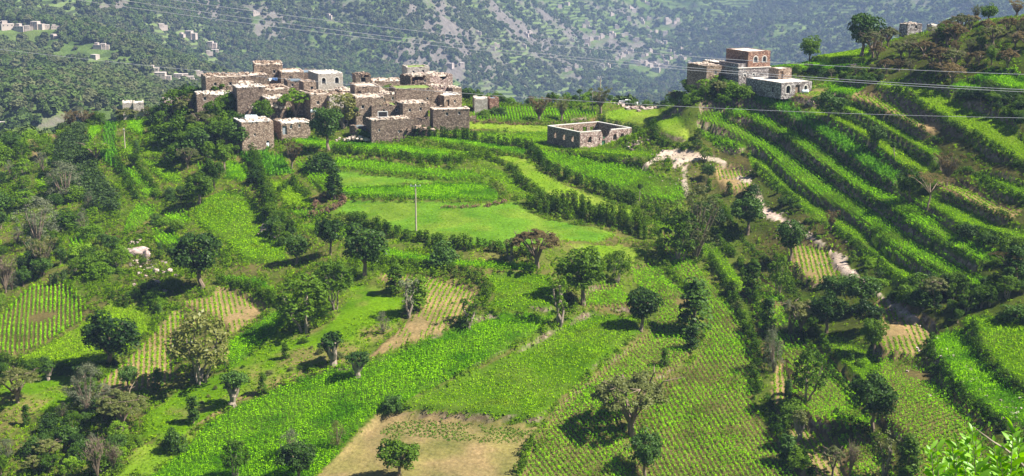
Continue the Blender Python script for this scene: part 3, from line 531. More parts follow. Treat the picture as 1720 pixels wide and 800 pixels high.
def hills_mat():
    m, n, l, p = newmat('hills')
    g = n.new('ShaderNodeNewGeometry'); pos = g.outputs['Position']
    t1 = noise(n, l, .0045, 6, pos); t2 = noise(n, l, .03, 5, pos, .7); t3 = noise(n, l, .0022, 4, pos)
    green = ramp(n, [(.3, (.035,.060,.014)), (.5, (.075,.115,.028)), (.7, (.14,.18,.05))]); l.new(t2.outputs[0], green.inputs[0])
    rock = ramp(n, [(.3, (.09,.078,.072)), (.55, (.155,.13,.12)), (.8, (.26,.22,.21))]); l.new(noise(n, l, .11, 6, pos, .8).outputs[0], rock.inputs[0])
    s = n.new('ShaderNodeSeparateXYZ'); l.new(g.outputs['Normal'], s.inputs[0])
    steep = math_(n, l, 'SUBTRACT', 1.0, s.outputs[2])
    k = math_(n, l, 'ADD', math_(n, l, 'MULTIPLY', steep, 1.1), math_(n, l, 'ADD', math_(n, l, 'MULTIPLY', t1.outputs[0], .75), math_(n, l, 'MULTIPLY', noise(n, l, .035, 5, pos, .7).outputs[0], .55)))
    kr = ramp(n, [(.76, (0,0,0)), (.90, (.9,.9,.9))]); l.new(k, kr.inputs[0])
    c = mixc(n, l, kr.outputs[0], green.outputs[0], rock.outputs[0])
    fr = ramp(n, [(.60, (0,0,0)), (.68, (.8,.8,.8))]); l.new(noise(n, l, .016, 3, pos).outputs[0], fr.inputs[0])
    c = mixc(n, l, fr.outputs[0], c, (.075,.13,.03))
    # contour terraces on the gentler flanks: cropped treads between stone faces
    sz = n.new('ShaderNodeSeparateXYZ'); l.new(pos, sz.inputs[0])
    zz = math_(n, l, 'ADD', math_(n, l, 'MULTIPLY', sz.outputs[2], 1.15), math_(n, l, 'MULTIPLY', noise(n, l, .012, 3, pos).outputs[0], 26.0))
    sn = math_(n, l, 'SINE', zz); sr = ramp(n, [(.35, (0,0,0)), (.75, (1,1,1))]); l.new(math_(n, l, 'MULTIPLY_ADD', sn, .5, .5), sr.inputs[0])
    tm_ = ramp(n, [(.47, (0,0,0)), (.54, (.85,.85,.85))]); l.new(noise(n, l, .0055, 2, pos).outputs[0], tm_.inputs[0])
    tc_ = mixc(n, l, sr.outputs[0], (.035,.050,.018), (.12,.17,.045)); c = mixc(n, l, tm_.outputs[0], c, tc_)
    l.new(c, p.inputs['Base Color']); p.inputs['Roughness'].default_value = 1; p.inputs['Specular IOR Level'].default_value = 0
    bump(n, l, p, noise(n, l, .12, 5, pos, .75).outputs[0], .8, 3.0)
    return m
hm = np_mesh('hills', np.stack([FX, FY, FZ], -1).reshape(-1, 3), Q, hills_mat(), True)
tag(link('hills', hm), 'hazy green and rocky mountainside across the valley', 'hills', kind='structure')
ly = np.log(ty)
def HF(x, y):
    b = (np.log(y)-ly[0])/(ly[1]-ly[0]); a = (x/(y*.93+150)-tu[0])/(tu[1]-tu[0])
    i = np.clip(a.astype(int), 0, NU-2); j = np.clip(b.astype(int), 0, NV-2); u = np.clip(a-i, 0, 1); v = np.clip(b-j, 0, 1)
    return (FZ[j,i]*(1-u)+FZ[j,i+1]*u)*(1-v)+(FZ[j+1,i]*(1-u)+FZ[j+1,i+1]*u)*v
def far_hit(u, v):
    a, b = ray(u, v); Y = np.arange(520, 3500, 4.0)
    g = b*Y - HF(a*Y, Y); w = np.where(g <= 0)[0]
    y = Y[w[0]] if len(w) else 2500.0
    return (float(a*y), float(y), float(HF(np.array([a*y]), np.array([y]))[0]))
# ------------------------------------------------------------------ leaf geometry
def leaf_quads(c, nrm, size, asp=.55, spread=.7, r=None):
    """rhombic leaves at c facing roughly nrm"""
    r = r or rng; n = len(c)
    nn = nrm + r.normal(0, spread, (n, 3)); nn /= np.linalg.norm(nn, axis=1, keepdims=True)+1e-9
    t = np.cross(nn, r.normal(0, 1, (n, 3))); t /= np.linalg.norm(t, axis=1, keepdims=True)+1e-9
    b = np.cross(nn, t); s = np.broadcast_to(np.asarray(size, float), (n,))[:, None]*.5
    V = np.stack([c-t*s, c+b*s*asp-nn*s*.12, c+t*s, c-b*s*asp-nn*s*.12], 1).reshape(-1, 3)
    return V, np.arange(4*n).reshape(n, 4)
def ball(n, r):
    d = r.normal(0, 1, (n, 3)); return d/np.linalg.norm(d, axis=1, keepdims=True)
def clumps(centres, radii, per, size, r, flat=1.0, up=.35, asp=.55, spread=.6, fill=.25):
    cs, ns, ss = [], [], []
    for c, rad in zip(centres, radii):
        d = ball(per, r); d[:, 2] = np.where(d[:, 2] < -.5, -d[:, 2], d[:, 2])
        rr = rad*(1-fill*r.random((per, 1))**1.5)
        cs.append(c + d*rr*np.array((1, 1, flat))); q = d.copy(); q[:, 2] += up; ns.append(q)
        ss.append(size*(.7+.6*r.random(per)))
    return leaf_quads(np.concatenate(cs), np.concatenate(ns), np.concatenate(ss), asp, spread, r)

# ------------------------------------------------------------------ trees: each kind drawn once per variant, 1 unit = 1 metre at height 1
def limb(p0, p1, r, wob, n=4):
    p0 = np.array(p0, float); p1 = np.array(p1, float)
    pts = [p0+(p1-p0)*t/n+(r.normal(0, wob, 3) if 0 < t < n else 0) for t in range(n+1)]
    return pts
def tree_mesh(kind, seed):
    """unit-height trunk and crown meshes"""
    r = np.random.default_rng(seed); random.seed(seed); tr = MB(); cen = []; rad = []
    lm, bk, per, size, flat, up, fill, asp = 'leaf_dark', 'bark', 70, .05, .9, .35, .25, .6
    if kind == 'round':          # full dark crown, short visible trunk
        tr.tube(limb((0,0,-.06), (0,0,.34), r, .012), [.045,.038,.032,.028,.026])
        for i in range(7):
            a = i*.9+r.random(); d = (.2*math.cos(a), .2*math.sin(a), .60+.2*r.random())
            tr.tube(limb((0,0,.25+.08*r.random()), d, r, .015), [.022,.017,.012,.008,.005], 5)
        for i in range(64):
            d = ball(1, r)[0]; c = np.array((0,0,.60))+d*np.array((.35,.35,.33))*(.66+.34*r.random())*(.88+.22*math.sin(d[0]*4+seed)*math.cos(d[1]*5+seed*2))
            cen.append(c); rad.append(.075+.05*r.random())
        per, size = 60, .050
    elif kind == 'leafy':        # several thin stems, loose lighter crown with gaps
        for i in range(5):
            a = i*1.3+r.random(); k = .12+.16*r.random()
            tr.tube(limb((.03*math.cos(a), .03*math.sin(a), -.06), (k*math.cos(a), k*math.sin(a), .72), r, .018, 5), [.020,.017,.014,.010,.007,.004], 6)
        for i in range(60):
            d = ball(1, r)[0]; h = r.random(); w = .34*math.sin(math.pi*(.18+.75*h))**.7
            cen.append(np.array((d[0]*w, d[1]*w, .26+.66*h))); rad.append(.055+.055*r.random())
        lm, bk, per, size, up = 'leaf_mid', 'bark_pale', 38, .052, .5
    elif kind == 'pollard':      # thick pale trunk, upright shoots, tight knobbly heads
        tr.tube(limb((0,0,-.06), (.01,0,.42), r, .02), [.10,.085,.075,.07,.08], 8)
        for i in range(7):
            a = i*.9; k = .12+.12*r.random(); e = (k*math.cos(a), k*math.sin(a), .66+.12*r.random())
            tr.tube(limb((.04*math.cos(a), .04*math.sin(a), .25), e, r, .012), [.05,.042,.034,.026,.02], 6)
        for i in range(30):
            d = ball(1, r)[0]; cen.append(np.array((0,0,.72))+d*np.array((.27,.27,.20))*(.5+.6*r.random())); rad.append(.07+.05*r.random())
        lm, bk, per, size = 'leaf_blue', 'bark_pale', 60, .06
    elif kind == 'lopped':       # tall bare pale stems with small tufts at the top
        for i in range(3):
            a = i*2.1+r.random(); e = (.14*math.cos(a), .14*math.sin(a), .78)
            p = limb((0,0,-.06), e, r, .03, 5); tr.tube(p, [.045,.035,.028,.026,.022,.03], 6)
            for q in (2, 3, 4, 5):
                for _ in range(2): cen.append(p[q]+r.normal(0, .05, 3)); rad.append(.05+.05*r.random()*(q/5))
        for i in range(8): cen.append(np.array((r.normal(0,.12), r.normal(0,.12), .78+.14*r.random()))); rad.append(.07)
        lm, bk, per, size = 'leaf_mid', 'bark_pale', 34, .045
    elif kind == 'acacia':       # forked trunk, spreading feathery crown
        for i in range(6):
            a = i*1.05+r.random()*.5; k = .20+.2*r.random()
            m_ = (k*.45*math.cos(a), k*.45*math.sin(a), .48); e = (k*1.15*math.cos(a), k*1.15*math.sin(a), .76+.1*r.random())
            tr.tube([(0,0,-.06), (.01,0,.22), m_, e], [.05,.04,.024,.008], 6)
            for j in range(3):
                e2 = (e[0]+r.normal(0,.1), e[1]+r.normal(0,.1), .84+.06*r.random()); tr.tube([m_, e, e2], [.012,.008,.003], 4)
        for i in range(80):
            a = r.random()*6.28; k = .46*math.sqrt(r.random())
            cen.append(np.array((k*math.cos(a), k*math.sin(a), .90-.42*(k/.46)**2*.6+r.normal(0,.045)-.04))); rad.append(.06+.04*r.random())
        lm, bk, per, size, flat, up, fill, asp = 'leaf_olive', 'bark', 90, .044, .55, .9, .7, .45
    elif kind == 'umbrella':     # thin trunk under a flat plate of dry twigs
        tr.tube(limb((0,0,-.06), (.03,0,.55), r, .02), [.035,.03,.026,.022,.02], 6)
        for i in range(9):
            a = i*.7; k = .3+.2*r.random(); tr.tube([(.03,0,.5), (k*.5*math.cos(a), k*.5*math.sin(a), .72), (k*math.cos(a), k*math.sin(a), .86)], [.018,.010,.003], 5)
        for i in range(70):
            a = r.random()*6.28; k = .55*math.sqrt(r.random()); cen.append(np.array((k*math.cos(a), k*math.sin(a), .90+r.normal(0,.025)))); rad.append(.07)
        lm, per, size, flat, up, fill, asp = 'leaf_brown', 34, .03, .35, .5, .8, .3
    elif kind == 'vase':         # many fine rising twigs widening upwards
        tr.tube([(0,0,-.06), (0,0,.28)], [.04,.035], 6)
        for i in range(26):
            a = i*2.4; k = .34*math.sqrt((i+1)/26); tr.tube([(0,0,.22), (k*.5*math.cos(a), k*.5*math.sin(a), .5), (k*math.cos(a), k*math.sin(a), .80+.12*r.random())], [.014,.008,.003], 4)
        for i in range(60):
            h = r.random(); k = (.10+.30*h)*math.sqrt(r.random()); a = r.random()*6.28
            cen.append(np.array((k*math.cos(a), k*math.sin(a), .42+.52*h))); rad.append(.06)
        lm, per, size, up, fill, asp = 'leaf_brown', 64, .036, .3, .8, .35
    elif kind == 'feather':      # grey green shrub of upright wispy shoots
        for i in range(8):
            a = i*.8; k = .2*r.random(); tr.tube([(0,0,-.05), (k*math.cos(a), k*math.sin(a), .7)], [.02,.005], 4)
        for i in range(70):
            h = r.random(); k = .30*math.sqrt(r.random())*math.sin(math.pi*(.25+.65*h)); a = r.random()*6.28
            cen.append(np.array((k*math.cos(a), k*math.sin(a), .12+.82*h))); rad.append(.07)
        lm, per, size, flat, up, fill, asp = 'leaf_grey', 30, .05, 1.5, .1, .9, .16
    elif kind == 'bare':         # leafless twigs
        for i in range(26):
            a = i*2.4; k = .30*r.random(); m_ = np.array((k*.5*math.cos(a), k*.5*math.sin(a), .45+.1*r.random())); e = np.array((k*math.cos(a), k*math.sin(a), .75+.25*r.random()))
            tr.tube([(0,0,-.05), (0,0,.12), m_, e], [.022,.016,.009,.003], 4)
            for j in range(4): tr.tube([m_, m_+(e-m_)*.6+r.normal(0,.06,3), e+r.normal(0,.09,3)], [.005,.004,.002], 3)
        for i in range(24): cen.append(np.array((r.normal(0,.13), r.normal(0,.13), .4+.5*r.random()))); rad.append(.06)
        lm, bk, per, size, fill, asp = 'leaf_olive', 'bark', 34, .035, .9, .4
    elif kind == 'column':       # narrow upright bush
        tr.tube([(0,0,-.05), (0,0,.6)], [.03,.015], 5)
        for i in range(44):
            h = r.random(); k = .17*math.sqrt(r.random())*(1.1-.5*h); a = r.random()*6.28
            cen.append(np.array((k*math.cos(a), k*math.sin(a), .08+.84*h))); rad.append(.07+.04*r.random())
        lm, per, size, up = 'leaf_dark', 44, .055, .5
    elif kind == 'bush':         # low wide dome
        tr.tube([(0,0,-.08), (.05,0,.3)], [.04,.02], 5)
        for i in range(46):
            d = ball(1, r)[0]; d[2] = abs(d[2]); cen.append(d*np.array((.52,.52,.72))*(.55+.45*r.random())+np.array((0,0,.06))); rad.append(.13+.08*r.random())
        lm, per, size, up = 'leaf_mid', 46, .085, .5
    elif kind == 'palm':         # tall stem with a small round head
        tr.tube(limb((0,0,-.05), (0,0,.70), r, .01), [.03,.026,.024,.022,.02], 6)
        for i in range(16): cen.append(np.array((0,0,.82))+ball(1, r)[0]*.10); rad.append(.09)
        lm, bk, per, size = 'leaf_dark', 'bark_pale', 50, .06
    V, Qd = clumps(cen, rad, per, size, r, flat, up, asp, .6, fill)
    t = bpy.data.meshes.new('trunk'); t.from_pydata([tuple(v) for v in tr.v], [], tr.f); t.materials.append(M[bk]); t.update()
    return t, (V, Qd), lm
NAMES = {'round':('round_tree','tree'),'leafy':('leafy_tree','tree'),'pollard':('pollarded_tree','tree'),'lopped':('lopped_tree','tree'),'acacia':('acacia_tree','tree'),
         'umbrella':('flat_topped_tree','tree'),'vase':('vase_shaped_tree','tree'),'feather':('feathery_shrub','shrub'),'bare':('bare_tree','tree'),
         'column':('columnar_bush','bush'),'bush':('bush','bush'),'palm':('slim_tree','tree')}
_tm = {}
def tree_data(kind, var, leaf=None):
    if (kind, var) not in _tm: _tm[(kind, var)] = tree_mesh(kind, 100+var*17+sum(map(ord, kind)))
    t, (V, Qd), lm = _tm[(kind, var)]; lm = leaf or lm
    if (kind, var, lm) not in _tm: _tm[(kind, var, lm)] = np_mesh('crown', V, Qd, M[lm])
    return t, _tm[(kind, var, lm)]
NT = 0
def tree(kind, x, y, h, label, group=None, wide=1.0, leaf=None, var=None, trunk=True, z=None):
    global NT; NT += 1
    var = NT % 3 if var is None else var
    t, c = tree_data(kind, var, leaf); name, cat = NAMES[kind]
    if z is None: z = float(H(x, y))
    o = empty(name, (x, y, z-.05), random.random()*6.28, (h*wide*random.uniform(.82,1.15), h*wide*random.uniform(.82,1.15), h)); o.rotation_euler[0] = random.gauss(0,.05); o.rotation_euler[1] = random.gauss(0,.05); tag(o, label, cat, group)
    if trunk: link('trunk', t, o)
    link('crown', c, o)
    return o
def tree_px(kind, u, v, hpx, label, group=None, wide=1.0, leaf=None, var=None):
    x, y, z = G3(u, v); return tree(kind, x, y, hpx/ppm((x, y, z))*1.03, label, group, wide, leaf, var)

TREES = [ # kind, base px, height px, label, width factor, leaf
 ('round',550,253,74,'tall dark tree with a visible trunk at the foot of the village',.95,None),
 ('round',183,620,92,'big round dark tree alone beside the yellow green field',1.35,None),
 ('leafy',338,642,112,'large yellowish leafy tree by the brown furrows',1.15,'leaf_yellow'),
 ('round',337,486,96,'big dark tree above the brown furrows',1.15,None),
 ('round',612,468,86,'round dark tree between the two green patches under the lawn',1.05,'leaf_dark'),
 ('round',556,432,66,'dark tree left of the round dark tree under the lawn',.85,None),
 ('round',498,446,52,'small dark tree left of the pair under the lawn',1.0,None),
 ('leafy',511,557,92,'pale stemmed green tree above the weedy grass',1.25,'leaf_mid'),
 ('leafy',562,522,78,'green tree right of the pale stemmed one',1.1,'leaf_mid'),
 ('pollard',560,613,56,'pollarded tree with a round head left of the smaller one on the bright field edge',1.2,None),
 ('pollard',600,629,43,'small pollarded tree standing in the bright field edge',1.25,None),
 ('pollard',392,682,60,'pollarded tree with pale shoots at the end of the furrows',1.15,None),
 ('lopped',686,532,62,'pale feathery tree left of its dark neighbour by the curving furrows',1.0,'leaf_grey'),
 ('column',704,522,56,'dark narrow tree beside the pale one by the curving furrows',1.3,'leaf_mid'),
 ('lopped',789,546,52,'small lopped tree at the corner of the curving furrows',1.5,'leaf_mid'),
 ('lopped',939,546,84,'tall lopped tree with bare pale stems',1.0,None),
 ('round',979,512,98,'dark leafy tree above the medium green crop',1.0,'leaf_mid'),
 ('leafy',1037,476,52,'loose tree right of the dark leafy one',1.0,'leaf_mid'),
 ('round',1077,557,74,'dark round tree on the curved green edge',.95,None),
 ('acacia',1060,730,106,'wide open acacia with forked trunk in the rows',1.1,None),
 ('round',1083,800,80,'dark bushy tree right in front of the open acacia',1.0,'leaf_blue'),
 ('column',1165,562,86,'dark tree with a ragged head between the two rowed terraces',1.6,None),
 ('column',1160,592,42,'small bush below the ragged headed tree',1.3,None),
 ('column',1116,620,30,'little upright bush alone in the rows',1.3,'leaf_mid'),
 ('feather',1166,436,118,'tall grey green tree at the lower end of the gully',1.35,'leaf_olive'),
 ('leafy',1140,440,86,'grey green tree left of the tallest one near the gully',1.1,'leaf_mid'),
 ('round',1256,392,66,'dark tree left of the first pale rock patch',1.1,None),
 ('round',1329,442,68,'dark tree right over the small brown furrows',1.1,None),
 ('acacia',1345,562,72,'olive brown acacia left of the dark tree cluster',1.0,'leaf_yellow'),
 ('round',1388,560,66,'front left tree of the dark cluster on the right terraces',1.2,None),
 ('round',1403,510,50,'upper left tree of the dark cluster on the right terraces',1.5,'leaf_dark'),
 ('round',1448,520,58,'upper right tree of the dark cluster on the right terraces',1.3,None),
 ('round',1455,560,56,'middle tree of the dark cluster on the right terraces',1.1,'leaf_dark'),
 ('round',1468,592,60,'lowest tree of the dark cluster on the right terraces',1.0,'leaf_mid'),
 ('leafy',1355,682,104,'tall leafy tree with two pale stems over the green rows',1.15,'leaf_mid'),
 ('round',1466,722,94,'dark tree left of the long pale rows',1.0,None),
 ('acacia',1569,518,50,'small olive acacia above the end of the sandy path',.95,'leaf_olive'),
 ('umbrella',1556,354,64,'flat topped brown acacia on the right hillside',1.05,None),
 ('round',1528,336,58,'green tree just left of the flat topped brown acacia',.9,'leaf_mid'),
 ('vase',1590,310,52,'bare brown tree behind the flat topped brown acacia',1.2,None),
 ('umbrella',1690,480,52,'flat brown tree low on the right edge',1.0,None),
 ('column',1707,478,60,'dark tree at the right edge beside the flat brown tree',1.6,None),
 ('round',1470,252,42,'dark tree on the fourth terrace of the right hillside',1.2,None),
 ('palm',1502,272,24,'tiny lollipop tree right of the fourth terrace tree',1.3,None),
 ('round',1392,206,48,'dark tree below the low stone house',1.3,None),
 ('round',1447,92,72,'big dark tree standing on the ridge against the valley',1.15,None),
 ('round',1360,98,46,'dark tree on the ridge left of the biggest one',1.1,'leaf_mid'),
 ('acacia',1466,100,44,'yellowish tree touching the big dark ridge tree',.9,'leaf_olive'),
 ('acacia',1491,80,32,'small yellowish tree right of the big ridge tree',1.0,'leaf_olive'),
 ('vase',905,204,42,'brown vase shaped tree at the left of the three in the upright rows',1.15,'leaf_brown'),
 ('vase',943,206,40,'middle of the three vase shaped trees in the upright rows',.85,'leaf_olive'),
 ('vase',1009,192,42,'thickest vase shaped tree near the roadside pole',1.2,'leaf_olive'),
 ('palm',975,172,20,'small round headed tree on the crest',1.5,'leaf_mid'),
 ('lopped',858,442,42,'knobbly stump with tufts at the lawn edge',1.3,'leaf_olive'),
 ('acacia',902,448,64,'brownish acacia at the lower edge of the lawn',1.1,'leaf_brown'),
 ('bush',745,445,42,'dark leafy bush at the lower left edge of the lawn',1.0,'leaf_blue'),
 ('palm',1074,338,28,'thin lollipop tree in the bright rows',1.0,'leaf_dark'),
 ('column',665,488,44,'upright dark bush above the curving furrows',1.5,'leaf_mid'),
 ('feather',644,560,36,'pale feathery shrub in the weedy grass',1.2,'leaf_grey'),
 ('round',671,812,74,'round leafy tree on the bare brown field',1.35,'leaf_mid'),
 ('round',502,812,70,'dark tree at the bottom of the bright field',1.2,'leaf_dark'),
 ('feather',490,768,46,'pale wispy shrub behind the dark tree in the bright field',1.5,'leaf_grey'),
 ('leafy',396,806,66,'thin spreading tree at the bottom left of the bright field',1.0,'leaf_mid'),
 ('feather',565,752,46,'olive shrub at the edge of the bare field',1.2,'leaf_olive'),
 ('vase',490,283,42,'brown twiggy bush left of the tall village tree',1.2,'leaf_brown'),
 ('acacia',497,207,52,'light green tree between the stone houses',1.0,'leaf_light'),
 ('round',442,215,48,'dark green tree beside the flat roofed house at the village corner',1.0,'leaf_mid'),
 ('leafy',577,216,56,'pale yellow tree in front of the whitewashed house',1.1,'leaf_yellow'),
 ('palm',597,215,34,'small dark tree right of the pale yellow one in the village',1.5,'leaf_dark'),
 ('bush',540,284,30,'dark wide bush under the tall village tree',1.5,'leaf_dark'),
 ('column',562,335,52,'knobbly dark tree beside the brush loop',1.4,'leaf_dark'),
 ('acacia',405,152,22,'flat green acacia between the upper houses',2.2,'leaf_light'),
 ('pollard',1342,742,62,'pollarded tree with an olive head at the bottom right',1.2,'leaf_olive'),
 ('bare',1425,804,78,'bare grey tree at the bottom right',.9,'leaf_olive'),
 ('acacia',1398,800,62,'thin olive tree left of the bare grey one',1.1,'leaf_olive'),
 ('column',1320,770,60,'dark bush left of the pollarded tree at the bottom right',1.8,'leaf_blue'),
 ('lopped',1488,800,92,'lopped tree between the bare grey tree and the dark bush',1.2,'leaf_olive'),
 ('column',1524,812,92,'tall dark bush beside the foreground leaves',1.6,'leaf_mid'),
 ('feather',1325,565,70,'grey feathery tree left of the olive brown acacia',1.2,'leaf_grey'),
 ('feather',1300,625,90,'grey feathery tree on the thin strip of furrows',.9,'leaf_grey'),
 ('column',1290,560,66,'dark ragged bush between the narrow terraces',1.5,'leaf_dark'),
 ('column',1262,500,74,'tall dark bush beside the small rowed patch',1.5,'leaf_mid'),
 ('leafy',1308,495,86,'broad green tree above the grey feathery tree',.95,'leaf_mid'),
 ('vase',1395,390,36,'brown twiggy tree by the sandy path',1.0,'leaf_brown'),
 ('vase',72,462,60,'yellow brown twiggy tree in the left woods',1.1,'leaf_yellow'),
 ('acacia',162,272,34,'small acacia below the bright crest strip',1.2,'leaf_light'),
 ('vase',118,200,32,'left of two brown trees on the left crest',1.3,'leaf_brown'),
 ('vase',142,192,28,'right of two brown trees on the left crest',1.8,'leaf_brown'),
 ('feather',110,335,60,'broad pale grey shrub in the left woods',1.9,'leaf_grey'),
 ('feather',62,410,74,'large pale grey shrub lower in the left woods',1.5,'leaf_grey'),
 ('bare',10,490,56,'bare grey tree at the left edge',1.2,None),
 ('bare',165,812,74,'pale bare stems at the bottom left',.9,'leaf_mid'),
 ('bare',190,796,46,'shorter bare stems right of the tallest at the bottom left',1.0,None),
 ('feather',148,690,78,'grey wispy tree at the bottom left',1.3,'leaf_grey'),
 ('acacia',205,720,64,'dull acacia with a split trunk at the bottom left',1.2,'leaf_olive'),
 ('acacia',30,680,56,'yellow green feathery tree at the left edge',1.3,'leaf_yellow'),
 ('pollard',82,635,30,'tiny pollarded tree on the hedge at the left edge',1.2,'leaf_dark'),
 ('pollard',135,640,30,'second tiny pollarded tree right along the hedge',1.2,'leaf_dark'),
 ('round',215,660,44,'dark bush of glossy leaves on the brown furrows',.9,'leaf_blue'),
 ('column',265,655,36,'small glossy bush at the corner of the brown furrows',1.3,'leaf_blue'),
 ('column',325,712,44,'small dark tree left of the pollarded tree at the furrow end',1.3,'leaf_dark'),
 ('column',440,662,36,'slim bush in the weedy grass',1.2,'leaf_mid'),
 ('column',480,602,26,'slim bush under the pale stemmed green tree',1.2,'leaf_mid'),
 ('bush',295,755,44,'dark bush at the lower left end of the bright field',.9,'leaf_dark'),
 ('bush',660,688,32,'leafy sapling clump at the corner of the bare field',.9,'leaf_blue'),
 ('bush',335,330,40,'round bright bush above the large green field',1.0,'leaf_mid'),
 ('round',360,318,50,'round olive tree at the top of the large green field',1.1,'leaf_mid'),
 ('round',335,345,52,'broad tree left of the round olive one',1.2,'leaf_mid'),
 ('round',785,168,26,'dark round tree just behind the right end of the village',1.3,'leaf_dark'),
 ('round',800,166,24,'dark tree above the pale blue tank',1.3,'leaf_dark'),
 ('round',832,172,22,'dark tree right of the brown shed',1.2,'leaf_mid'),
 ('acacia',655,160,18,'small green tree growing among the upper right village houses',1.4,'leaf_light'),
 ('round',492,176,24,'small dark tree left of the light green village tree',1.2,'leaf_mid'),
 ('bush',612,236,20,'bush at the foot of the dark front house beside the little shed',1.6,'leaf_mid'),
 ('bush',232,192,16,'bush below the small white crest houses',1.8,'leaf_mid'),
 ('bush',812,196,14,'low bush in front of the pale shed',1.8,'leaf_mid'),
 ('bush',836,192,16,'low bush in front of the brown shed',1.6,'leaf_dark'),
 ('bush',802,196,1,'x',1,None),
]
for k, u, v, h, lab, w, lf in TREES:
    if lab == 'x': continue
    if 1255 < u < 1530 and v > 480 and k != 'round': h *= .8; w *= .85
    tree_px(k, u, v, h*1.07, lab, None, w, lf)

# woods and thickets: scattered trees one can still tell apart, denser where the photograph is
rs = np.random.default_rng(21); ZI = []
def zone(poly, n, kinds, hpx, label, group, avoid=True, mind=7, wide=(1.0,1.5)):
    us = [p[0] for p in poly]; vs = [p[1] for p in poly]; got = []; tries = 0
    while len(got) < n and tries < 60:
        tries += 1
        u = rs.uniform(min(us), max(us), 300); v = rs.uniform(min(vs), max(vs), 300); ok = inside(u, v, poly)
        for a, b in zip(u[ok], v[ok]):
            if len(got) >= n: break
            if all((a-c)**2+((b-d)*1.5)**2 > mind**2 for c, d in got):
                x, y = hit(a, b)[0]
                if avoid and fid(np.array([x]), np.array([y]))[0] >= 0: got_field = True; continue
                got.append((a, b)); k, lf = kinds[rs.integers(len(kinds))]; z = float(H(x, y)); hh = rs.uniform(*hpx)
                ZI.append((tree(k, x, y, hh/ppm((x, y, z)), label % {None:'leafy','leaf_dark':'dark green','leaf_mid':'green','leaf_light':'light green','leaf_olive':'olive','leaf_brown':'brown','leaf_grey':'grey','leaf_yellow':'yellowish','leaf_blue':'glossy dark'}[lf], group % {None:'leafy','leaf_dark':'dark green','leaf_mid':'green','leaf_light':'light green','leaf_olive':'olive','leaf_brown':'brown','leaf_grey':'grey','leaf_yellow':'yellowish','leaf_blue':'glossy dark'}[lf], rs.uniform(*wide), lf), a, b, hh, lf, k))
DK = [('round','leaf_dark'),('round','leaf_mid'),('leafy','leaf_mid'),('bush','leaf_dark'),('bush','leaf_mid')]
zone([(0,250),(60,250),(110,300),(150,345),(200,370),(215,420),(200,480),(120,470),(60,470),(0,530)], 52, DK+[('round','leaf_dark'),('acacia','leaf_olive'),('feather','leaf_grey'),('leafy','leaf_light'),('bush','leaf_light')], (20,38), '%s tree crowded among others on the wooded left slope', '%s trees of the left woods', mind=17)
zone([(-10,210),(60,198),(150,190),(220,180),(330,165),(345,180),(240,192),(150,205),(90,215),(0,256)], 20, DK+[('acacia','leaf_olive'),('bush','leaf_light')], (15,30), '%s tree along the left crest', '%s trees on the left crest', mind=12)
zone([(262,190),(330,160),(395,175),(412,230),(425,262),(370,300),(300,290),(262,240)], 30, DK+[('acacia','leaf_olive'),('round','leaf_mid'),('leafy','leaf_mid')], (32,56), '%s tree in the grove left of the village', '%s trees of the village grove', mind=17)
zone([(195,200),(240,235),(270,300),(330,300),(325,360),(280,440),(300,500),(265,545),(210,500),(170,480),(210,430),(265,345),(225,300)], 20, DK+[('column','leaf_blue'),('bush','leaf_light')], (13,27), '%s bush or tree between the small fields of the left slope', '%s growth between the left fields', mind=13)
zone([(0,640),(60,625),(170,640),(215,690),(250,700),(240,745),(250,800),(-5,815)], 32, DK+[('feather','leaf_grey'),('acacia','leaf_olive'),('column','leaf_mid'),('leafy','leaf_light')], (22,42), '%s tree in the thicket at the bottom left', '%s trees of the bottom left thicket', mind=17)
zone([(0,600),(30,615),(190,618),(180,640),(0,632)], 12, [('bush','leaf_dark'),('bush','leaf_mid')], (14,26), '%s bush on the hedge line below the tilted field', '%s bushes below the tilted field', mind=12)
zone([(1480,60),(1560,75),(1600,45),(1720,20),(1740,50),(1720,118),(1640,125),(1600,150),(1560,140),(1480,128),(1460,110)], 46, [('vase','leaf_brown'),('acacia','leaf_brown'),('acacia','leaf_olive'),('vase','leaf_olive'),('acacia','leaf_brown'),('round','leaf_mid')], (22,38), '%s dry tree on the brushy top of the right hill', '%s trees on the right hilltop', mind=14)
zone([(1105,158),(1200,125),(1225,160),(1275,175),(1270,182),(1225,176),(1180,178),(1150,176),(1110,172)], 24, DK+[('acacia','leaf_olive'),('acacia','leaf_light'),('bush','leaf_light')], (16,32), '%s tree in the thicket below the red stone house', '%s trees below the red stone house', mind=12)
zone([(1162,200),(1180,205),(1200,260),(1275,290),(1268,340),(1225,330),(1200,350),(1215,400),(1170,400),(1165,290),(1160,240)], 13, DK+[('column','leaf_mid'),('feather','leaf_olive')], (16,32), '%s bush crowding the pale gully', '%s bushes of the gully', mind=12)
zone([(1270,250),(1300,330),(1340,385),(1400,415),(1450,465),(1550,535),(1560,520),(1440,420),(1400,370),(1330,330)], 18, [('bush','leaf_mid'),('column','leaf_mid'),('bush','leaf_light'),('round','leaf_dark')], (9,20), '%s bush on the stony bank right of the sandy path', '%s bushes right of the sandy path', mind=11)
zone([(1560,460),(1640,490),(1720,470),(1725,535),(1640,535),(1590,560),(1560,540),(1500,500)], 24, DK+[('column','leaf_dark')], (24,42), '%s bush in the shaded hollow at the right', '%s bushes of the right hollow', mind=14)
zone([(1600,380),(1720,420),(1720,470),(1640,430)], 10, DK, (18,30), '%s bush above the flat brown tree at the right edge', '%s bushes above the right hollow', mind=12)
zone([(1300,600),(1345,720),(1420,830),(1300,830),(1340,760)], 10, [('column','leaf_blue'),('bush','leaf_mid')], (22,40), '%s bush among the furrows at the bottom right', '%s bushes at the bottom right', mind=14)
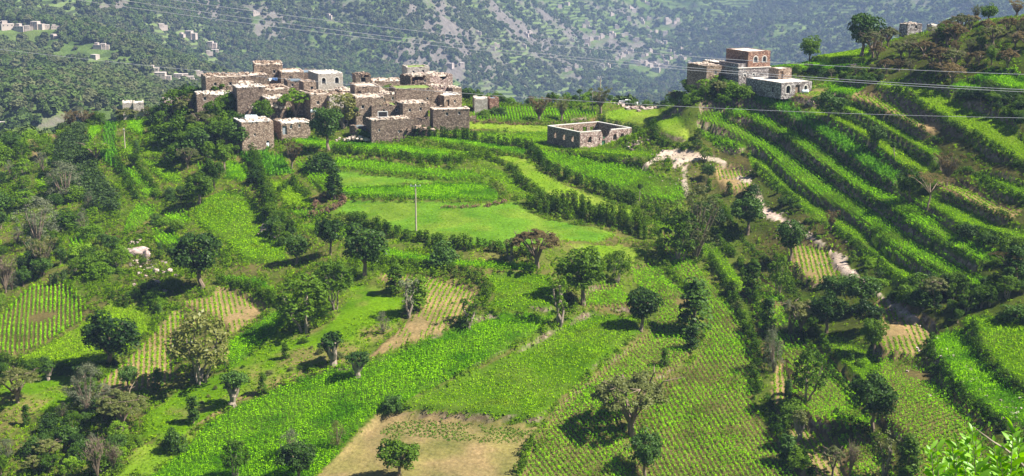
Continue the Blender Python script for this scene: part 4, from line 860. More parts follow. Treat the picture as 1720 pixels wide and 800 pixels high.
zone([(770,165),(845,160),(1000,165),(1100,165),(1100,178),(1000,180),(780,180)], 18, [('bush','leaf_mid'),('round','leaf_mid'),('round','leaf_dark'),('bush','leaf_light')], (12,24), '%s bush on the crest between village and hill', '%s bushes on the middle crest', mind=11, avoid=False)
zone([(1295,120),(1480,105),(1490,135),(1440,145),(1380,135),(1300,135)], 20, [('bush','leaf_mid'),('bush','leaf_dark'),('acacia','leaf_olive')], (10,20), '%s bush on the slope above the low stone house', '%s bushes above the low stone house', mind=11)
zone([(1600,150),(1720,150),(1720,245),(1690,200),(1640,175)], 22, DK, (12,26), '%s bush on the steep shaded bank at the upper right', '%s bushes on the upper right bank', mind=12)
zone([(440,300),(460,360),(500,395),(480,430),(450,380),(425,300),(410,270)], 12, DK, (18,34), '%s bush in the tree line right of the large green field', '%s bushes of the middle tree line', mind=10)
zone([(470,560),(590,540),(640,540),(600,590),(430,650),(340,690),(300,700)], 16, [('bush','leaf_olive'),('bush','leaf_mid')], (5,12), '%s low bush dotted in the weedy grass', '%s bushes in the weedy grass', avoid=False, mind=14)

# words that single each one out: by kind and size, and by the nearest thing one can find
WD = {None:'leafy','leaf_dark':'dark green','leaf_mid':'green','leaf_light':'light green','leaf_olive':'olive','leaf_brown':'brown','leaf_grey':'grey','leaf_yellow':'yellowish','leaf_blue':'glossy dark'}
MARKS = [(110,310,'the broad pale grey shrub'),(62,380,'the large pale grey shrub'),(72,440,'the yellow brown twiggy tree'),(20,540,'the tilted field'),(140,280,'the dark shrub plantation'),(52,240,'the brown bare patch'),
 (183,580,'the big round lone tree'),(230,415,'the pink rock outcrop'),(262,470,'the pale gully rocks'),(335,450,'the big tree above the furrows'),(338,590,'the large yellowish tree'),(392,650,'the pollarded tree at the furrow end'),
 (205,690,'the split trunk acacia'),(30,650,'the yellow green feathery tree'),(148,660,'the grey wispy tree'),(165,760,'the tall bare stems'),(60,760,'the bottom left corner'),(225,620,'the left brown furrows'),
 (432,225,'the flat roofed corner house'),(360,170,'the low cracked roof house'),(210,230,'the slim bare pole'),(222,174,'the small white crest houses'),(130,195,'the two brown crest trees'),(20,215,'the valley houses at the left edge'),
 (400,380,'the large green field'),(220,370,'the curved rows'),(235,310,'the slanting rows'),(500,430,'the small dark tree under the lawn'),(460,330,'the yellow green patch'),(511,520,'the pale stemmed tree'),(558,590,'the round headed pollard'),
 (1447,60,'the big ridge tree'),(1536,50,'the grey stone hut'),(1660,140,'the earth wall'),(1700,60,'the upper right corner'),(1600,60,'the flat pale hut'),(1690,210,'the broad yellow field'),
 (1265,120,'the two storey house'),(1200,125,'the old brown house'),(1337,150,'the low stone house'),(1173,133,'the yellowish hut'),(1140,262,'the widest sand patch'),(1250,303,'the small sand patch'),(1295,360,'the middle sand patch'),
 (1410,445,'the big sand patch by the furrows'),(1515,520,'the last sand patch'),(1166,380,'the tall grey green tree'),(1256,360,'the dark tree by the gully'),(1556,320,'the flat topped brown acacia'),(1690,460,'the flat brown tree'),
 (1569,495,'the small olive acacia'),(1675,580,'the right edge field'),(1430,520,'the dark tree cluster'),(1355,630,'the tall leafy tree'),(1342,710,'the olive headed pollard'),(1425,760,'the bare grey tree'),(1320,740,'the bush beside the olive pollard'),
 (1055,160,'the pickup truck'),(905,185,'the left vase shaped tree'),(808,180,'the pale blue tank'),(1009,165,'the dark crest pole'),(1085,170,'the rubble heap')]
def single_out(items, marks):
    """items: (object, u, v, words); same words near one mark are ranked by distance from it"""
    by = {}
    for o, u, v, w in items:
        d, mu, mv, t = min((math.hypot(u-a, (v-b)*1.3), a, b, t) for a, b, t in marks); du, dv = u-mu, v-mv
        rel = ('right of' if du > 0 else 'left of') if abs(du) > abs(dv)*1.3 else ('below' if dv > 0 else 'above')
        by.setdefault((w, rel, t), []).append((d, o))
    for (w, rel, t), L in by.items():
        for i, (d, o) in enumerate(sorted(L, key=lambda q: q[0])):
            if len(L) == 1: o['label'] = '%s %s %s' % (w, rel, t)
            else: o['label'] = '%s %s %s, %s of %s' % (w, rel, t, ['first','second','third','fourth','fifth','sixth','seventh','eighth','ninth','tenth','eleventh','twelfth'][min(i, 11)], ['','','two','three','four','five','six','seven','eight','nine','ten','eleven','twelve'][min(len(L), 12)])
import statistics
med = {}
for o, a, b, hh, lf, k in ZI: med.setdefault(o['group'], []).append(hh)
items = []
for o, a, b, hh, lf, k in ZI:
    m_ = statistics.median(med[o['group']]); sz = 'small ' if hh < m_*.87 else 'tall ' if hh > m_*1.13 else ''
    sh = {'round':'round','leafy':'loose','acacia':'spreading','vase':'twiggy','feather':'wispy','column':'upright','bush':'low'}[k]
    items.append((o, a, b, '%s%s %s %s' % (sz, WD[lf], sh, NAMES[k][1])))
single_out(items, MARKS)

# ------------------------------------------------------------------ hedges: one object per hedge line
def resample(p, step):
    p = np.array(p, float); d = np.r_[0, np.cumsum(np.hypot(*np.diff(p, axis=0).T))]; n = max(2, int(d[-1]/step))
    t = np.linspace(0, d[-1], n); return np.c_[np.interp(t, d, p[:, 0]), np.interp(t, d, p[:, 1])]
def hedge(pts, h, w, label, mat='hedge', density=1.0, gap=.08, leaf=.26, group=None, name='hedge'):
    pw = resample(hit([p[0] for p in pts], [p[1] for p in pts]), .42); r = rs
    cen, rad = [], []; ph = r.random()*50
    for i, (x, y) in enumerate(pw):
        hh = h*(.55+.9*fbm(np.array(x+ph), np.array(y), 5, 3, 9)); 
        if vnoise(np.array(x+ph), np.array(y), 4.0, 55) < gap: continue
        for _ in range(max(1, int(1.6*density))):
            a = r.normal(0, w*.32, 2); q = .25+.5*r.random(); rr = .30+.28*r.random()
            px, py = x+a[0], y+a[1]; top = hh*(1-.5*min(1, (a@a)/(w*w*.5+1e-6)))
            for zz in np.arange(.15, max(.2, top-.1), .38): cen.append((px, py, float(H(px, py))+zz+r.normal(0,.06))); rad.append(rr)
    if not cen: return
    V, Qd = clumps(np.array(cen), rad, 26, leaf, r, .9, .4, .6, .6, .35)
    o = np.array([pw[0][0], pw[0][1], float(H(*pw[0]))]); V = V-o
    ob = link(name, np_mesh(name, V, Qd, M[mat]), None, tuple(o)); tag(ob, label, 'hedge', group)
HEDGES = [
 ([(560,257),(615,263),(665,268),(715,273),(778,276)],1.9,1.3,'dark hedge under the bright strip at the foot of the village','hedge'),
 ([(700,233),(740,229),(781,235),(822,243),(864,247),(890,252),(905,269),(916,283),(943,297),(976,311),(1009,322),(1042,334),(1070,345),(1097,358),(1119,374)],2.4,1.6,'longest hedge curving from the village past the bright rows','hedge'),
 ([(740,244),(767,251),(809,256),(850,260),(888,264)],1.0,.9,'low hedge between the two short strips right of the village','hedge'),
 ([(790,264),(822,268),(850,278),(869,294),(875,308),(894,322),(916,333),(940,343)],1.5,1.1,'S-shaped hedge left of the yellow green meadow','hedge'),
 ([(895,345),(932,357),(974,363),(1000,373),(1030,380),(1056,386),(1092,396)],3.6,3.4,'thick bushy hedge at the right end of the lawn','hedge'),
 ([(588,370),(630,384),(690,402),(740,412),(790,420),(840,427),(900,432)],1.9,1.6,'hedge along the lower edge of the lawn','hedge'),
 ([(1005,201),(1040,211),(1070,221),(1100,232),(1130,246),(1160,252)],1.5,1.2,'dark hedge around the smooth pale meadow','hedge'),
 ([(943,255),(988,263),(1042,270),(1083,275)],1.0,.8,'thin low hedge just below the roofless building','hedge'),
 ([(770,465),(800,471),(820,484),(822,500),(814,510)],1.8,1.2,'short hooked hedge above the curving furrows','hedge'),
 ([(628,442),(690,448),(760,455),(806,461)],1.4,1.1,'hedge above the curving furrows','hedge'),
 ([(368,474),(415,483),(445,501),(466,514)],2.0,1.4,'dark hedge under the thin bright strip','hedge'),
 ([(795,206),(860,209),(950,211),(1000,205)],.7,.6,'thin brownish hedge under the upright rows','hedge_brown'),
 ([(525,352),(537,337),(557,329),(575,331),(580,341),(565,352),(540,362),(520,367)],1.1,.9,'loop of dry brown brush left of the lawn','hedge_brown'),
 ([(745,348),(775,348),(785,347),(815,346),(850,340)],.6,.8,'line of dry brown brush at the top of the lawn','hedge_brown'),
 ([(575,390),(600,378),(620,385),(640,392)],1.0,1.5,'dark scrub at the left corner of the lawn','hedge'),
 ([(1105,392),(1112,440),(1142,482),(1170,505)],2.4,1.6,'bushy hedge at the head of the two rowed terraces','hedge'),
 ([(1152,420),(1190,440),(1215,475),(1238,520),(1258,565),(1272,595),(1268,630),(1270,665)],2.9,1.7,'dark hedge right of the wide rowed terrace','hedge'),
 ([(1165,385),(1205,402),(1240,440),(1268,500),(1290,560),(1300,612)],2.4,1.6,'ragged hedge left of the small rowed patches','hedge'),
 ([(1290,670),(1300,720),(1335,750),(1362,800),(1370,830)],2.4,1.8,'dark hedge running off the bottom right of the wide terrace','hedge'),
 ([(1300,500),(1322,510),(1345,562),(1385,615),(1420,645),(1440,680)],2.2,1.5,'hedge from the olive brown acacia to the tall leafy tree','hedge'),
 ([(1400,700),(1455,722),(1475,745),(1495,800),(1500,830)],2.4,2.0,'shaded hedge left of the long pale rows','hedge'),
 ([(1215,350),(1245,400),(1290,440),(1320,470),(1340,500),(1390,590),(1450,620)],2.0,1.8,'long ragged hedge through the dark tree cluster','hedge'),
 ([(1335,455),(1345,478),(1372,486),(1392,478)],1.2,1.0,'low hedge around the small brown furrows','hedge'),
 ([(1562,575),(1568,612),(1592,640),(1620,668),(1660,700),(1700,730),(1730,760)],2.8,2.2,'thick hedge under the bright strip at the lower right','hedge'),
 ([(1632,545),(1640,580),(1655,605),(1692,640),(1735,668)],2.6,1.8,'thick hedge between the two lower right fields','hedge'),
 ([(422,262),(438,300),(450,340),(462,372),(490,392)],2.4,2.0,'tree lined hedge right of the large green field','hedge'),
 ([(228,270),(240,290),(262,318),(262,335)],2.0,1.5,'hedge between two slanting fields on the left slope','hedge'),
 ([(196,268),(210,300),(232,340)],2.4,1.8,'dark hedge down the left slope beside the maize','hedge'),
 ([(468,326),(492,302),(500,315),(515,330)],1.2,1.0,'low scrub between the yellow green patch and the knobbly tree','hedge'),
 ([(0,606),(40,616),(100,622),(190,618)],1.3,1.0,'low dark hedge under the yellow green field','hedge'),
 ([(62,476),(85,472),(110,473)],2.2,3.0,'dark hedge at the head of the tilted field','qat'),
 ([(190,500),(215,505),(245,500),(262,520)],1.6,2.0,'hedge at the top of the yellow green field','hedge'),
 ([(870,800),(885,760),(895,740)],1.5,.9,'short hedge at the right corner of the bare field','hedge'),
 ([(1190,226),(1215,248),(1240,258),(1262,262)],1.2,1.0,'dark hedge under the small rowed patch above the gully','hedge'),
 ([(1230,178),(1222,200),(1245,212),(1275,228),(1300,240)],1.3,1.0,'hedge at the head of the two long strips below the low stone house','hedge'),
 ([(1475,148),(1505,158),(1528,170),(1553,190),(1575,202),(1600,222),(1640,242),(1680,268),(1735,292)],1.7,1.4,'tall dark hedge under the broad yellow green field','hedge'),
 ([(1420,168),(1454,182),(1490,198),(1521,212),(1550,228),(1580,240)],1.2,1.0,'hedge between the brown strip and the grassy strip','hedge'),
 ([(1385,184),(1420,196),(1454,212),(1487,230),(1514,246),(1545,262),(1575,285)],1.2,1.0,'hedge between the grassy strip and the thin dry rows','hedge'),
 ([(1330,186),(1372,202),(1400,214),(1430,230),(1460,248),(1490,270),(1520,292)],1.2,1.0,'hedge above the dark maize strip','hedge'),
 ([(1292,188),(1320,204),(1362,228),(1395,250),(1435,282),(1470,306),(1510,322)],1.3,1.1,'hedge under the dark maize strip','hedge'),
 ([(1262,212),(1300,230),(1330,246),(1352,266),(1382,290),(1420,312),(1460,340),(1500,364),(1550,394),(1600,425),(1650,452)],1.2,1.0,'longest hedge of the right hillside above the strip with the earth bank','hedge'),
 ([(1275,280),(1292,298),(1312,318),(1342,342)],1.0,0.9,'hedge below the upper end of the strip under the earth bank','hedge'),
 ([(1400,385),(1440,410),(1470,435),(1508,470),(1545,492)],1.1,1.1,'hedge above the end of the sandy path','hedge'),
 ([(1590,330),(1630,345),(1665,362),(1700,372)],1.1,1.1,'hedge under the brown strip right of the flat topped acacia','hedge'),
 ([(1600,285),(1640,292),(1675,318),(1725,345)],1.4,1.5,'thick hedge above the brown strip at the right','hedge'),
 ([(1605,385),(1650,395),(1690,408),(1735,428)],1.2,1.1,'hedge at the right edge below the green strip','hedge'),
 ([(1600,425),(1650,448),(1680,448)],1.0,1.0,'short hedge under the last green patch of the right hillside','hedge'),
 ([(1480,405),(1520,432),(1566,455),(1600,475),(1640,492)],0.7,0.7,'scrubby fringe along the top of the bare earth bank','hedge'),
 ([(1290,112),(1340,122),(1400,124),(1445,116)],0.9,0.8,'dark hedge under the bright ridge strip','hedge'),
]
for pts, h, w, lab, mt in HEDGES:
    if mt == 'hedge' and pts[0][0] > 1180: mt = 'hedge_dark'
    if pts[0][0] < 300 and pts[0][1] < 400: h *= .6; w *= .7
    if 'lower right' in lab: h *= .68; w *= .75
    if pts[0][0] > 1180: h *= .62; w *= .65
    if pts[0][0] > 1100 and pts[-1][1] > 480 and 'lower right' not in lab: h *= .62; w *= .7
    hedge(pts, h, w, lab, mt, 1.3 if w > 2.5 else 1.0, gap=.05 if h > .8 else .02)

# ------------------------------------------------------------------ crops and ground cover: small plants on a cloud of points
def proto(name, n, hgt, wid, leafsz, mat, seed, asp=.45):
    r = np.random.default_rng(seed); a = r.random(n)*6.28; k = wid*.5*np.sqrt(r.random(n)); z = hgt*(.15+.85*r.random(n))
    c = np.c_[k*np.cos(a), k*np.sin(a), z]; nr = np.c_[np.cos(a)*.7, np.sin(a)*.7, np.full(n, .8)]
    V, Qd = leaf_quads(c, nr, leafsz*(.7+.6*r.random(n)), asp, .35, r)
    return np_mesh(name, V, Qd, M[mat])
_pr = {}
def proto_obj(key, *a):
    if key not in _pr:
        me = proto(key, *a); _pr[key] = bpy.data.objects.new(key, me)
    return _pr[key]
def scatter(name, pts, sc, protos, label, cat, hz=None):
    """one object: a plant on every point, random turn and size"""
    me = bpy.data.meshes.new(name); n = len(pts)
    if n == 0: return
    me.vertices.add(n); me.vertices.foreach_set('co', np.asarray(pts, np.float32).ravel())
    a = me.attributes.new('sc', 'FLOAT', 'POINT'); a.data.foreach_set('value', np.asarray(sc, np.float32))
    o = link(name, me); ng = bpy.data.node_groups.new(name, 'GeometryNodeTree')
    ng.interface.new_socket('Geometry', in_out='INPUT', socket_type='NodeSocketGeometry'); ng.interface.new_socket('Geometry', in_out='OUTPUT', socket_type='NodeSocketGeometry')
    N = ng.nodes; L = ng.links; gi = N.new('NodeGroupInput'); go = N.new('NodeGroupOutput'); jn = N.new('GeometryNodeJoinGeometry')
    for k, p in enumerate(protos):
        oi = N.new('GeometryNodeObjectInfo'); oi.inputs[0].default_value = p
        ip = N.new('GeometryNodeInstanceOnPoints'); L.new(gi.outputs[0], ip.inputs['Points']); L.new(oi.outputs['Geometry'], ip.inputs['Instance'])
        rv = N.new('FunctionNodeRandomValue'); rv.data_type = 'FLOAT_VECTOR'; rv.inputs[0].default_value = (-.12,-.12,0); rv.inputs[1].default_value = (.12,.12,6.283); rv.inputs['Seed'].default_value = 3
        L.new(rv.outputs[0], ip.inputs['Rotation'])
        na = N.new('GeometryNodeInputNamedAttribute'); na.data_type = 'FLOAT'; na.inputs[0].default_value = 'sc'; L.new(na.outputs[0], ip.inputs['Scale'])
        if len(protos) > 1:
            ri = N.new('FunctionNodeRandomValue'); ri.data_type = 'INT'; ri.inputs[4].default_value = 0; ri.inputs[5].default_value = len(protos)-1; ri.inputs['Seed'].default_value = 11
            cm = N.new('FunctionNodeCompare'); cm.data_type = 'INT'; cm.operation = 'EQUAL'; L.new(ri.outputs[2], cm.inputs[2]); cm.inputs[3].default_value = k
            L.new(cm.outputs[0], ip.inputs['Selection'])
        L.new(ip.outputs[0], jn.inputs[0])
    L.new(jn.outputs[0], go.inputs[0]); md = o.modifiers.new('plants', 'NODES'); md.node_group = ng
    tag(o, label, cat, kind='stuff'); return o
def grid_pts(poly, dirv, row, step, jr, js, wob=0.0, free_=False):
    d = np.array(dirv)/np.linalg.norm(dirv); q = np.array((-d[1], d[0])); c = poly.mean(0); e = np.abs(poly-c).max()*1.5+2
    a = np.arange(-e, e, row); b = np.arange(-e, e, step); A, B = np.meshgrid(a, b); A = A.ravel(); B = B.ravel()
    if wob: A = A + wob*np.sin(B/11.0+c[0])
    A = A + rs.normal(0, jr, A.shape); B = B + rs.normal(0, js, B.shape)
    p = c + A[:, None]*q + B[:, None]*d
    return p if free_ else p[inside(p[:, 0], p[:, 1], poly)]
def visible(x, y):
    v = np.abs(x) < .40*y+3
    return v & (y > 148) & (y < 350)
KIND = { # row gap, step, jitter row, jitter step, size range, proto
 'bright':(.38,.38,.12,.13,(.7,1.2),('bright',9,.42,.50,.25,'crop_bright')),
 'yellow':(.50,.45,.12,.14,(.6,1.1),('yellow',7,.32,.5,.30,'crop_yellow')),
 'mid':(.48,.45,.14,.15,(.55,1.05),('mid',7,.28,.48,.28,'crop_mid')),
 'rows':(.70,.28,.035,.07,(.8,1.2),('rowp',11,.50,.32,.24,'crop_rows')),
 'rowsg':(.72,.32,.05,.08,(.8,1.2),('rowp',9,.38,.38,.26,'crop_rows')),
 'soil':(.78,.28,.05,.09,(.7,1.25),('soilp',7,.26,.36,.26,'crop_mid')),
 'blue':(.75,.36,.08,.08,(.9,1.5),('blue',12,.70,.5,.30,'crop_blue')),
 'tufts':(.46,.36,.12,.13,(.7,1.3),('seedp',7,.22,.36,.24,'seedling')),
 'weedy':(.62,.62,.25,.25,(.4,1.2),('grassp',8,.22,.5,.28,'grass')),
 'meadow':(.75,.75,.25,.25,(.4,.9),('grassp',8,.22,.5,.28,'grass')),
 'lawn':(1.0,1.0,.35,.35,(.25,.7),('mid',7,.28,.48,.28,'crop_mid')),
}
NM = {'rowsg':'crop_rows','bright':'leafy_crop','yellow':'pale_crop','mid':'green_crop','rows':'crop_rows','soil':'seedling_rows','blue':'maize_rows','tufts':'seedlings','weedy':'weedy_grass','meadow':'meadow_grass','lawn':'lawn_grass'}
owner = [0]*len(FIELDS)
for k, (kind, pl, rd, words_) in enumerate(FIELDS):
    if kind in ('bare', 'sand'): continue
    row, step, jr, js, (s0, s1), pa = KIND[kind]
    poly = PW[k]
    if rd: w_ = hit([rd[0][0], rd[1][0]], [rd[0][1], rd[1][1]]); dv = w_[1]-w_[0]
    else:
        e = poly-poly.mean(0); ev = np.linalg.eigh(e.T@e)[1][:, 1]; dv = ev
    p = grid_pts(poly, dv, row, step, jr, js, .35 if kind in ('rows','soil') else 0, kind != 'tufts')
    m = (fid(p[:, 0], p[:, 1]) == k) & visible(p[:, 0], p[:, 1])
    n1 = fbm(p[:, 0], p[:, 1], 7, 3, 40+k)
    if kind in ('weedy','tufts'): m &= n1 > (.40 if kind == 'weedy' else .3)
    elif kind in ('rows','soil'): m &= n1 > .25
    p = p[m]; n1 = n1[m]
    s = (s0+(s1-s0)*rs.random(len(p)))*(.6+.8*n1)
    z = H(p[:, 0], p[:, 1])-.02
    scatter(NM[kind], np.c_[p, z], s, [proto_obj(pa[0]+str(i), *pa[1:], 60+i) for i in range(2)], words_, 'grass' if kind in ('weedy','meadow','lawn') else 'crop')
# scrub and tall grass on every bank and slope between the fields
xs = rs.uniform(-165, 175, 150000); ys = rs.uniform(145, 356, 150000)
m = np.abs(xs) < .50*ys; xs = xs[m]; ys = ys[m]
i_ = np.clip(((xs+118)/.5).round().astype(int), 0, FID.shape[1]-1); j_ = np.clip(((ys-138)/.5).round().astype(int), 0, FID.shape[0]-1)
out_ = (xs < -118) | (xs > 125.5) | (ys > 351); free = (FID[j_, i_] < 0) | out_; edge = (~free) & (EDGE[j_, i_] < .35)
n1 = fbm(xs, ys, 12, 3, 5)
keep = free & (n1 > np.where(out_, .25, np.where((xs < -38) & (xs+.29*ys < 12), .38, .52))) & (rs.random(len(xs)) < .7); px_, py_ = xs[keep], ys[keep]
scatter('undergrowth', np.c_[px_, py_, H(px_, py_)-.05], rs.uniform(.6, 1.7, len(px_))*(.4+1.2*n1[keep])*np.where(px_ > 125, 1.1, np.where(px_ > 32, .42, .75)), [proto_obj('scrub%d' % i, 26, .75, 1.0, .27, 'scrub', 80+i, .6) for i in range(3)], 'low dark scrub covering the banks and slopes between the fields', 'undergrowth')
keep = (free | edge) & (rs.random(len(xs)) < np.where(xs > 35, .28, 1.0)); px_, py_ = xs[keep], ys[keep]
scatter('bank_grass', np.c_[px_, py_, H(px_, py_)-.03], rs.uniform(.5, 1.4, len(px_)), [proto_obj('bankg%d' % i, 9, .35, .6, .34, 'grass', 90+i, .25) for i in range(2)], 'rough grass on the terrace banks', 'grass')
# the dark shrub plantation on the left
plant = hit([94,140,150,166,190,204,196,150,120,95,88], [238,208,250,290,325,352,362,345,312,280,255])
p = grid_pts(plant, (1, .5), 1.3, 1.0, .15, .2); p = p[fid(p[:, 0], p[:, 1]) < 0]
scatter('shrub_plantation', np.c_[p, H(p[:, 0], p[:, 1])-.1], rs.uniform(1.3, 2.0, len(p)), [proto_obj('qatp%d' % i, 40, 1.0, 1.0, .28, 'qat', 95+i, .6) for i in range(2)], 'plantation of dark olive shrubs on the left slope', 'plantation')
# ------------------------------------------------------------------ buildings
def arch(x, z, w, h, n=7):
    """outline of an opening with a rounded head"""
    r = w/2; return [(x-r, z), (x+r, z), (x+r, z+h-r)] + [(x+r*math.cos(a), z+h-r+r*math.sin(a)) for a in np.linspace(0, math.pi, n)[1:-1]] + [(x-r, z+h-r)]
def rect(x, z, w, h): return [(x-w/2, z), (x+w/2, z), (x+w/2, z+h), (x-w/2, z+h)]
def slab(mb, outer, holes, to3, thick, mi=0):
    """wall: outline with openings in its own plane, given a real thickness"""
    loops = [outer]+[h[::-1] for h in holes]
    tri = tessellate_polygon([[Vector((a, b, 0)) for a, b in lp] for lp in loops])
    flat = [p for lp in loops for p in lp]; n = len(flat)
    vs = [to3(a, b, 0) for a, b in flat]+[to3(a, b, thick) for a, b in flat]
    fs = [tuple(t) for t in tri]+[tuple(i+n for i in t[::-1]) for t in tri]
    k = 0
    for lp in loops:
        m = len(lp)
        for i in range(m): fs.append((k+i, k+(i+1) % m, k+(i+1) % m+n, k+i+n))
        k += m
    mb.add(vs, fs, mi)
def rough_top(w, h, rough, rnd, drop=None):
    pts = [(-w/2, 0), (w/2, 0)]; n = max(2, int(w/.45))
    for i in range(n+1):
        x = w/2-w*i/n; z = h+(rnd.uniform(-rough, rough) if 0 < i < n else 0)
        if drop: z -= drop(x/w+.5)
        pts.append((x, z))
    return pts
def block(root, w, d, h, mat, roof='mud_roof', ox=0, oy=0, oz=0, rough=.26, wins=(), side=(), door=None, parapet=.08, coping=True, names=('wall','roof'), frame='lime_trim', arched=False, seed=1, drop=None, opening='opening', stones=0):
    """stone block with real thick walls; wins/side = (x, z, w, h) on the front / left+right faces"""
    rnd = random.Random(seed); t = .4; mb = MB()
    if drop is None and rough > .2 and w > 3:
        a1, a2, p1 = rnd.uniform(.1,.5), rnd.uniform(.1,.35), rnd.random()*6; drop = lambda q: a1*abs(math.sin(p1+q*3.1))+a2*(1 if .15+.1*p1 < q < .4+.1*p1 else 0)
    ho = lambda L: [(arch if arched else rect)(*q) for q in L]
    fr = ho(wins)+([rect(*door)] if door else [])
    slab(mb, rough_top(w, h, rough, rnd, drop), fr, lambda a, b, c: (ox+a, oy+c, oz+b), t)
    slab(mb, rough_top(w, h, rough, rnd), [], lambda a, b, c: (ox-a, oy+d-c, oz+b), t)
    slab(mb, rough_top(d-2*t-.01, h, rough, rnd), ho(side), lambda a, b, c: (ox-w/2+c, oy+d/2-a, oz+b), t)
    slab(mb, rough_top(d-2*t-.01, h, rough, rnd), ho(side), lambda a, b, c: (ox+w/2-c, oy+d/2+a, oz+b), t)
    mb.build(names[0], M[mat], root)
    if roof:
        rf = MB(); rf.box((ox, oy+d/2, oz+h-parapet-.12), (w-2*t-.02, d-2*t-.02, .24))
        r = rf.build(names[1], M[roof], root)
    if coping:
        cm = MB()
        for (ax, ay, bx, by) in ((-w/2,.2,w/2,.2),(-w/2,d-.2,w/2,d-.2),(-w/2+.2,.5,-w/2+.2,d-.5),(w/2-.2,.5,w/2-.2,d-.5)):
            L = math.hypot(bx-ax, by-ay); n = max(1, int(L/.45))
            for i in range(n):
                if rnd.random() < .4: continue
                q = (i+.5)/n; s = rnd.uniform(.25, .6); hz_ = rnd.uniform(.07, .18)
                zt = h-(drop(q) if drop and ay == by == .2 else 0)
                cm.box((ox+ax+(bx-ax)*q, oy+ay+(by-ay)*q, oz+zt+hz_*.35), (s*1.1, s, hz_), rnd.random()*3, 0, .03)
        if cm.v: cm.build('coping', M[roof if roof and roof != 'turf_roof' else mat], root)
    for q, f in [((q, 0)) for q in wins]+[((q, s)) for q in side for s in (-1, 1)]:
        x, z, ww, hh = q; fm = MB()
        def pl(a, b, c, f=f):
            if f == 0: return (ox+a, oy+c, oz+b)
            return (ox-w/2+c, oy+d/2-a, oz+b) if f < 0 else (ox+w/2-c, oy+d/2+a, oz+b)
        e = .09; outer = (arch if arched else rect)(x, z, ww-.01, hh-.01); inner = (arch if arched else rect)(x, z+e, ww-2*e, hh-2*e)
        slab(fm, outer, [inner], lambda a, b, c: pl(a, b, .10+c), .10); wobj = fm.build('window', M[frame], root)
        pn = MB(); slab(pn, rect(x, z-.02, ww+.1, hh+.05), [], lambda a, b, c: pl(a, b, .44+c), .05); pn.build('pane', M[opening], wobj)
        if f == 0 and frame == 'lime_trim' and arched:
            tm = MB(); big = arch(x, z-.0, ww+.34, hh+.2); slab(tm, big, [arch(x, z+.002, ww+.02, hh+.01)], lambda a, b, c: pl(a, b, -.035+c), .03); tm.build('surround', M['lime_trim'], wobj)
    if door:
        x, z, ww, hh = door; dm = MB(); dm.box((ox+x, oy+.3, oz+z+hh/2), (ww-.02, .08, hh-.02)); dm.build('door', M[opening if opening != 'opening' else 'wood'], root)
    if stones:
        sm = MB()
        for _ in range(int(stones*2.2)):
            s = rnd.uniform(.2, .62); sm.box((ox+rnd.uniform(-.4, .4)*w, oy+rnd.uniform(.1, .9)*d, oz+h-parapet+s*.3), (s*1.4, s, s*.8), rnd.random()*3, 0, .08)
        sm.build('rubble', M['mud_roof' if seed % 3 else 'stone_warm'], root)
def house(name, uL, uR, vT, vB, Y, d, rot, mat, label, cat='house', group=None, **k):
    a = P((uL+uR)/2, vT, Y); s = ppm(a); w = (uR-uL)/s/math.cos(R(rot)*.85); x = a[0]
    zb = min(P((uL+uR)/2, vB, Y)[2], float(H(x, Y)), max(float(H(x, Y+d)), float(H(x, Y))-1.5))-.5
    o = empty(name, (x, Y, zb), R(rot+(9 if uR < 800 else 0))); tag(o, label, cat, group)
    h = a[2]-zb; lift = P((uL+uR)/2, vB, Y)[2]-zb
    for key in ('wins', 'side'):
        if key in k: k[key] = [(q[0]*w if key == 'wins' else q[0]*d, lift+q[1], q[2], q[3]) for q in k[key]]
    if 'wins' not in k and h-lift > 2.4 and w > 3 and cat == 'house': k['wins'] = [(random.uniform(-.34,-.1)*w, lift+(h-lift)*.45, .6, .75), (random.uniform(.1,.34)*w, lift+(h-lift)*.5, .6, .75)]
    if k.get('door'): q = k['door']; k['door'] = (q[0]*w, max(.02, lift+q[1]), q[2], q[3])
    block(o, w, d, h, mat, seed=int(uL*7+vT), **k)
    return o, w, h, lift
V = 'stone_house'
W1 = lambda *xs, z=1.4: [(x, z, .7, .8) for x in xs]
house(V,346,396,128,156,326,7,12,'stone_brown','long brown stone house at the left end of the village',wins=W1(-.2,.3,z=1.6),stones=14)
house(V,331,396,157,172,318,5,8,'stone_brown','low house with a pale cracked roof at the left end of the village',roof='cement_roof',wins=W1(-.3,z=.5),stones=10)
house(V,374,448,127,143,336,7,8,'stone_dark','low dark house behind the left end of the village',stones=12)
house(V,427,474,107,132,344,7,4,'stone_brown','square dark tower house on the highest point of the village',wins=W1(-.25,.2,z=1.2),stones=22)
house(V,398,445,147,190,314,7,10,'stone_dark','tall dark house with a raised roof edge behind the flat roofed corner house',wins=W1(.05,z=1.0),roof='cement_roof',stones=8,rough=.12)
house(V,445,487,149,176,318,9,14,'stone_brown','stepped brown house with three pale roof terraces',stones=20,roof='mud_roof')
house(V,446,480,164,190,312,4,14,'stone_brown','low front room of pale roof under the stepped brown house',roof='cement_roof',stones=10)
house(V,472,510,121,138,340,8,6,'stone_warm','long tan house beside the dark tower house',roof='mud_roof',wins=W1(-.1,z=.6))
house(V,483,511,135,154,328,5,10,'stone_dark','small grey block with a dark flat wall',roof='tin',coping=False)
house(V,508,534,121,137,343,7,6,'stone_dark','dark house with a metal roof behind the whitewashed one',roof='tin')
o,w,h,lf=house('whitewashed_house',534,576,124,146,334,9,14,'pale_wall','whitewashed house with arched windows in the back row of the village',arched=True,wins=[(-.28,.7,1.0,1.5),(.25,.7,1.0,1.5)],roof='cement_roof',rough=.02)
house(V,510,531,138,156,322,5,12,'stone_warm','narrow tan house under the dark block',wins=W1(.15,z=.6),roof='mud_roof',stones=8)
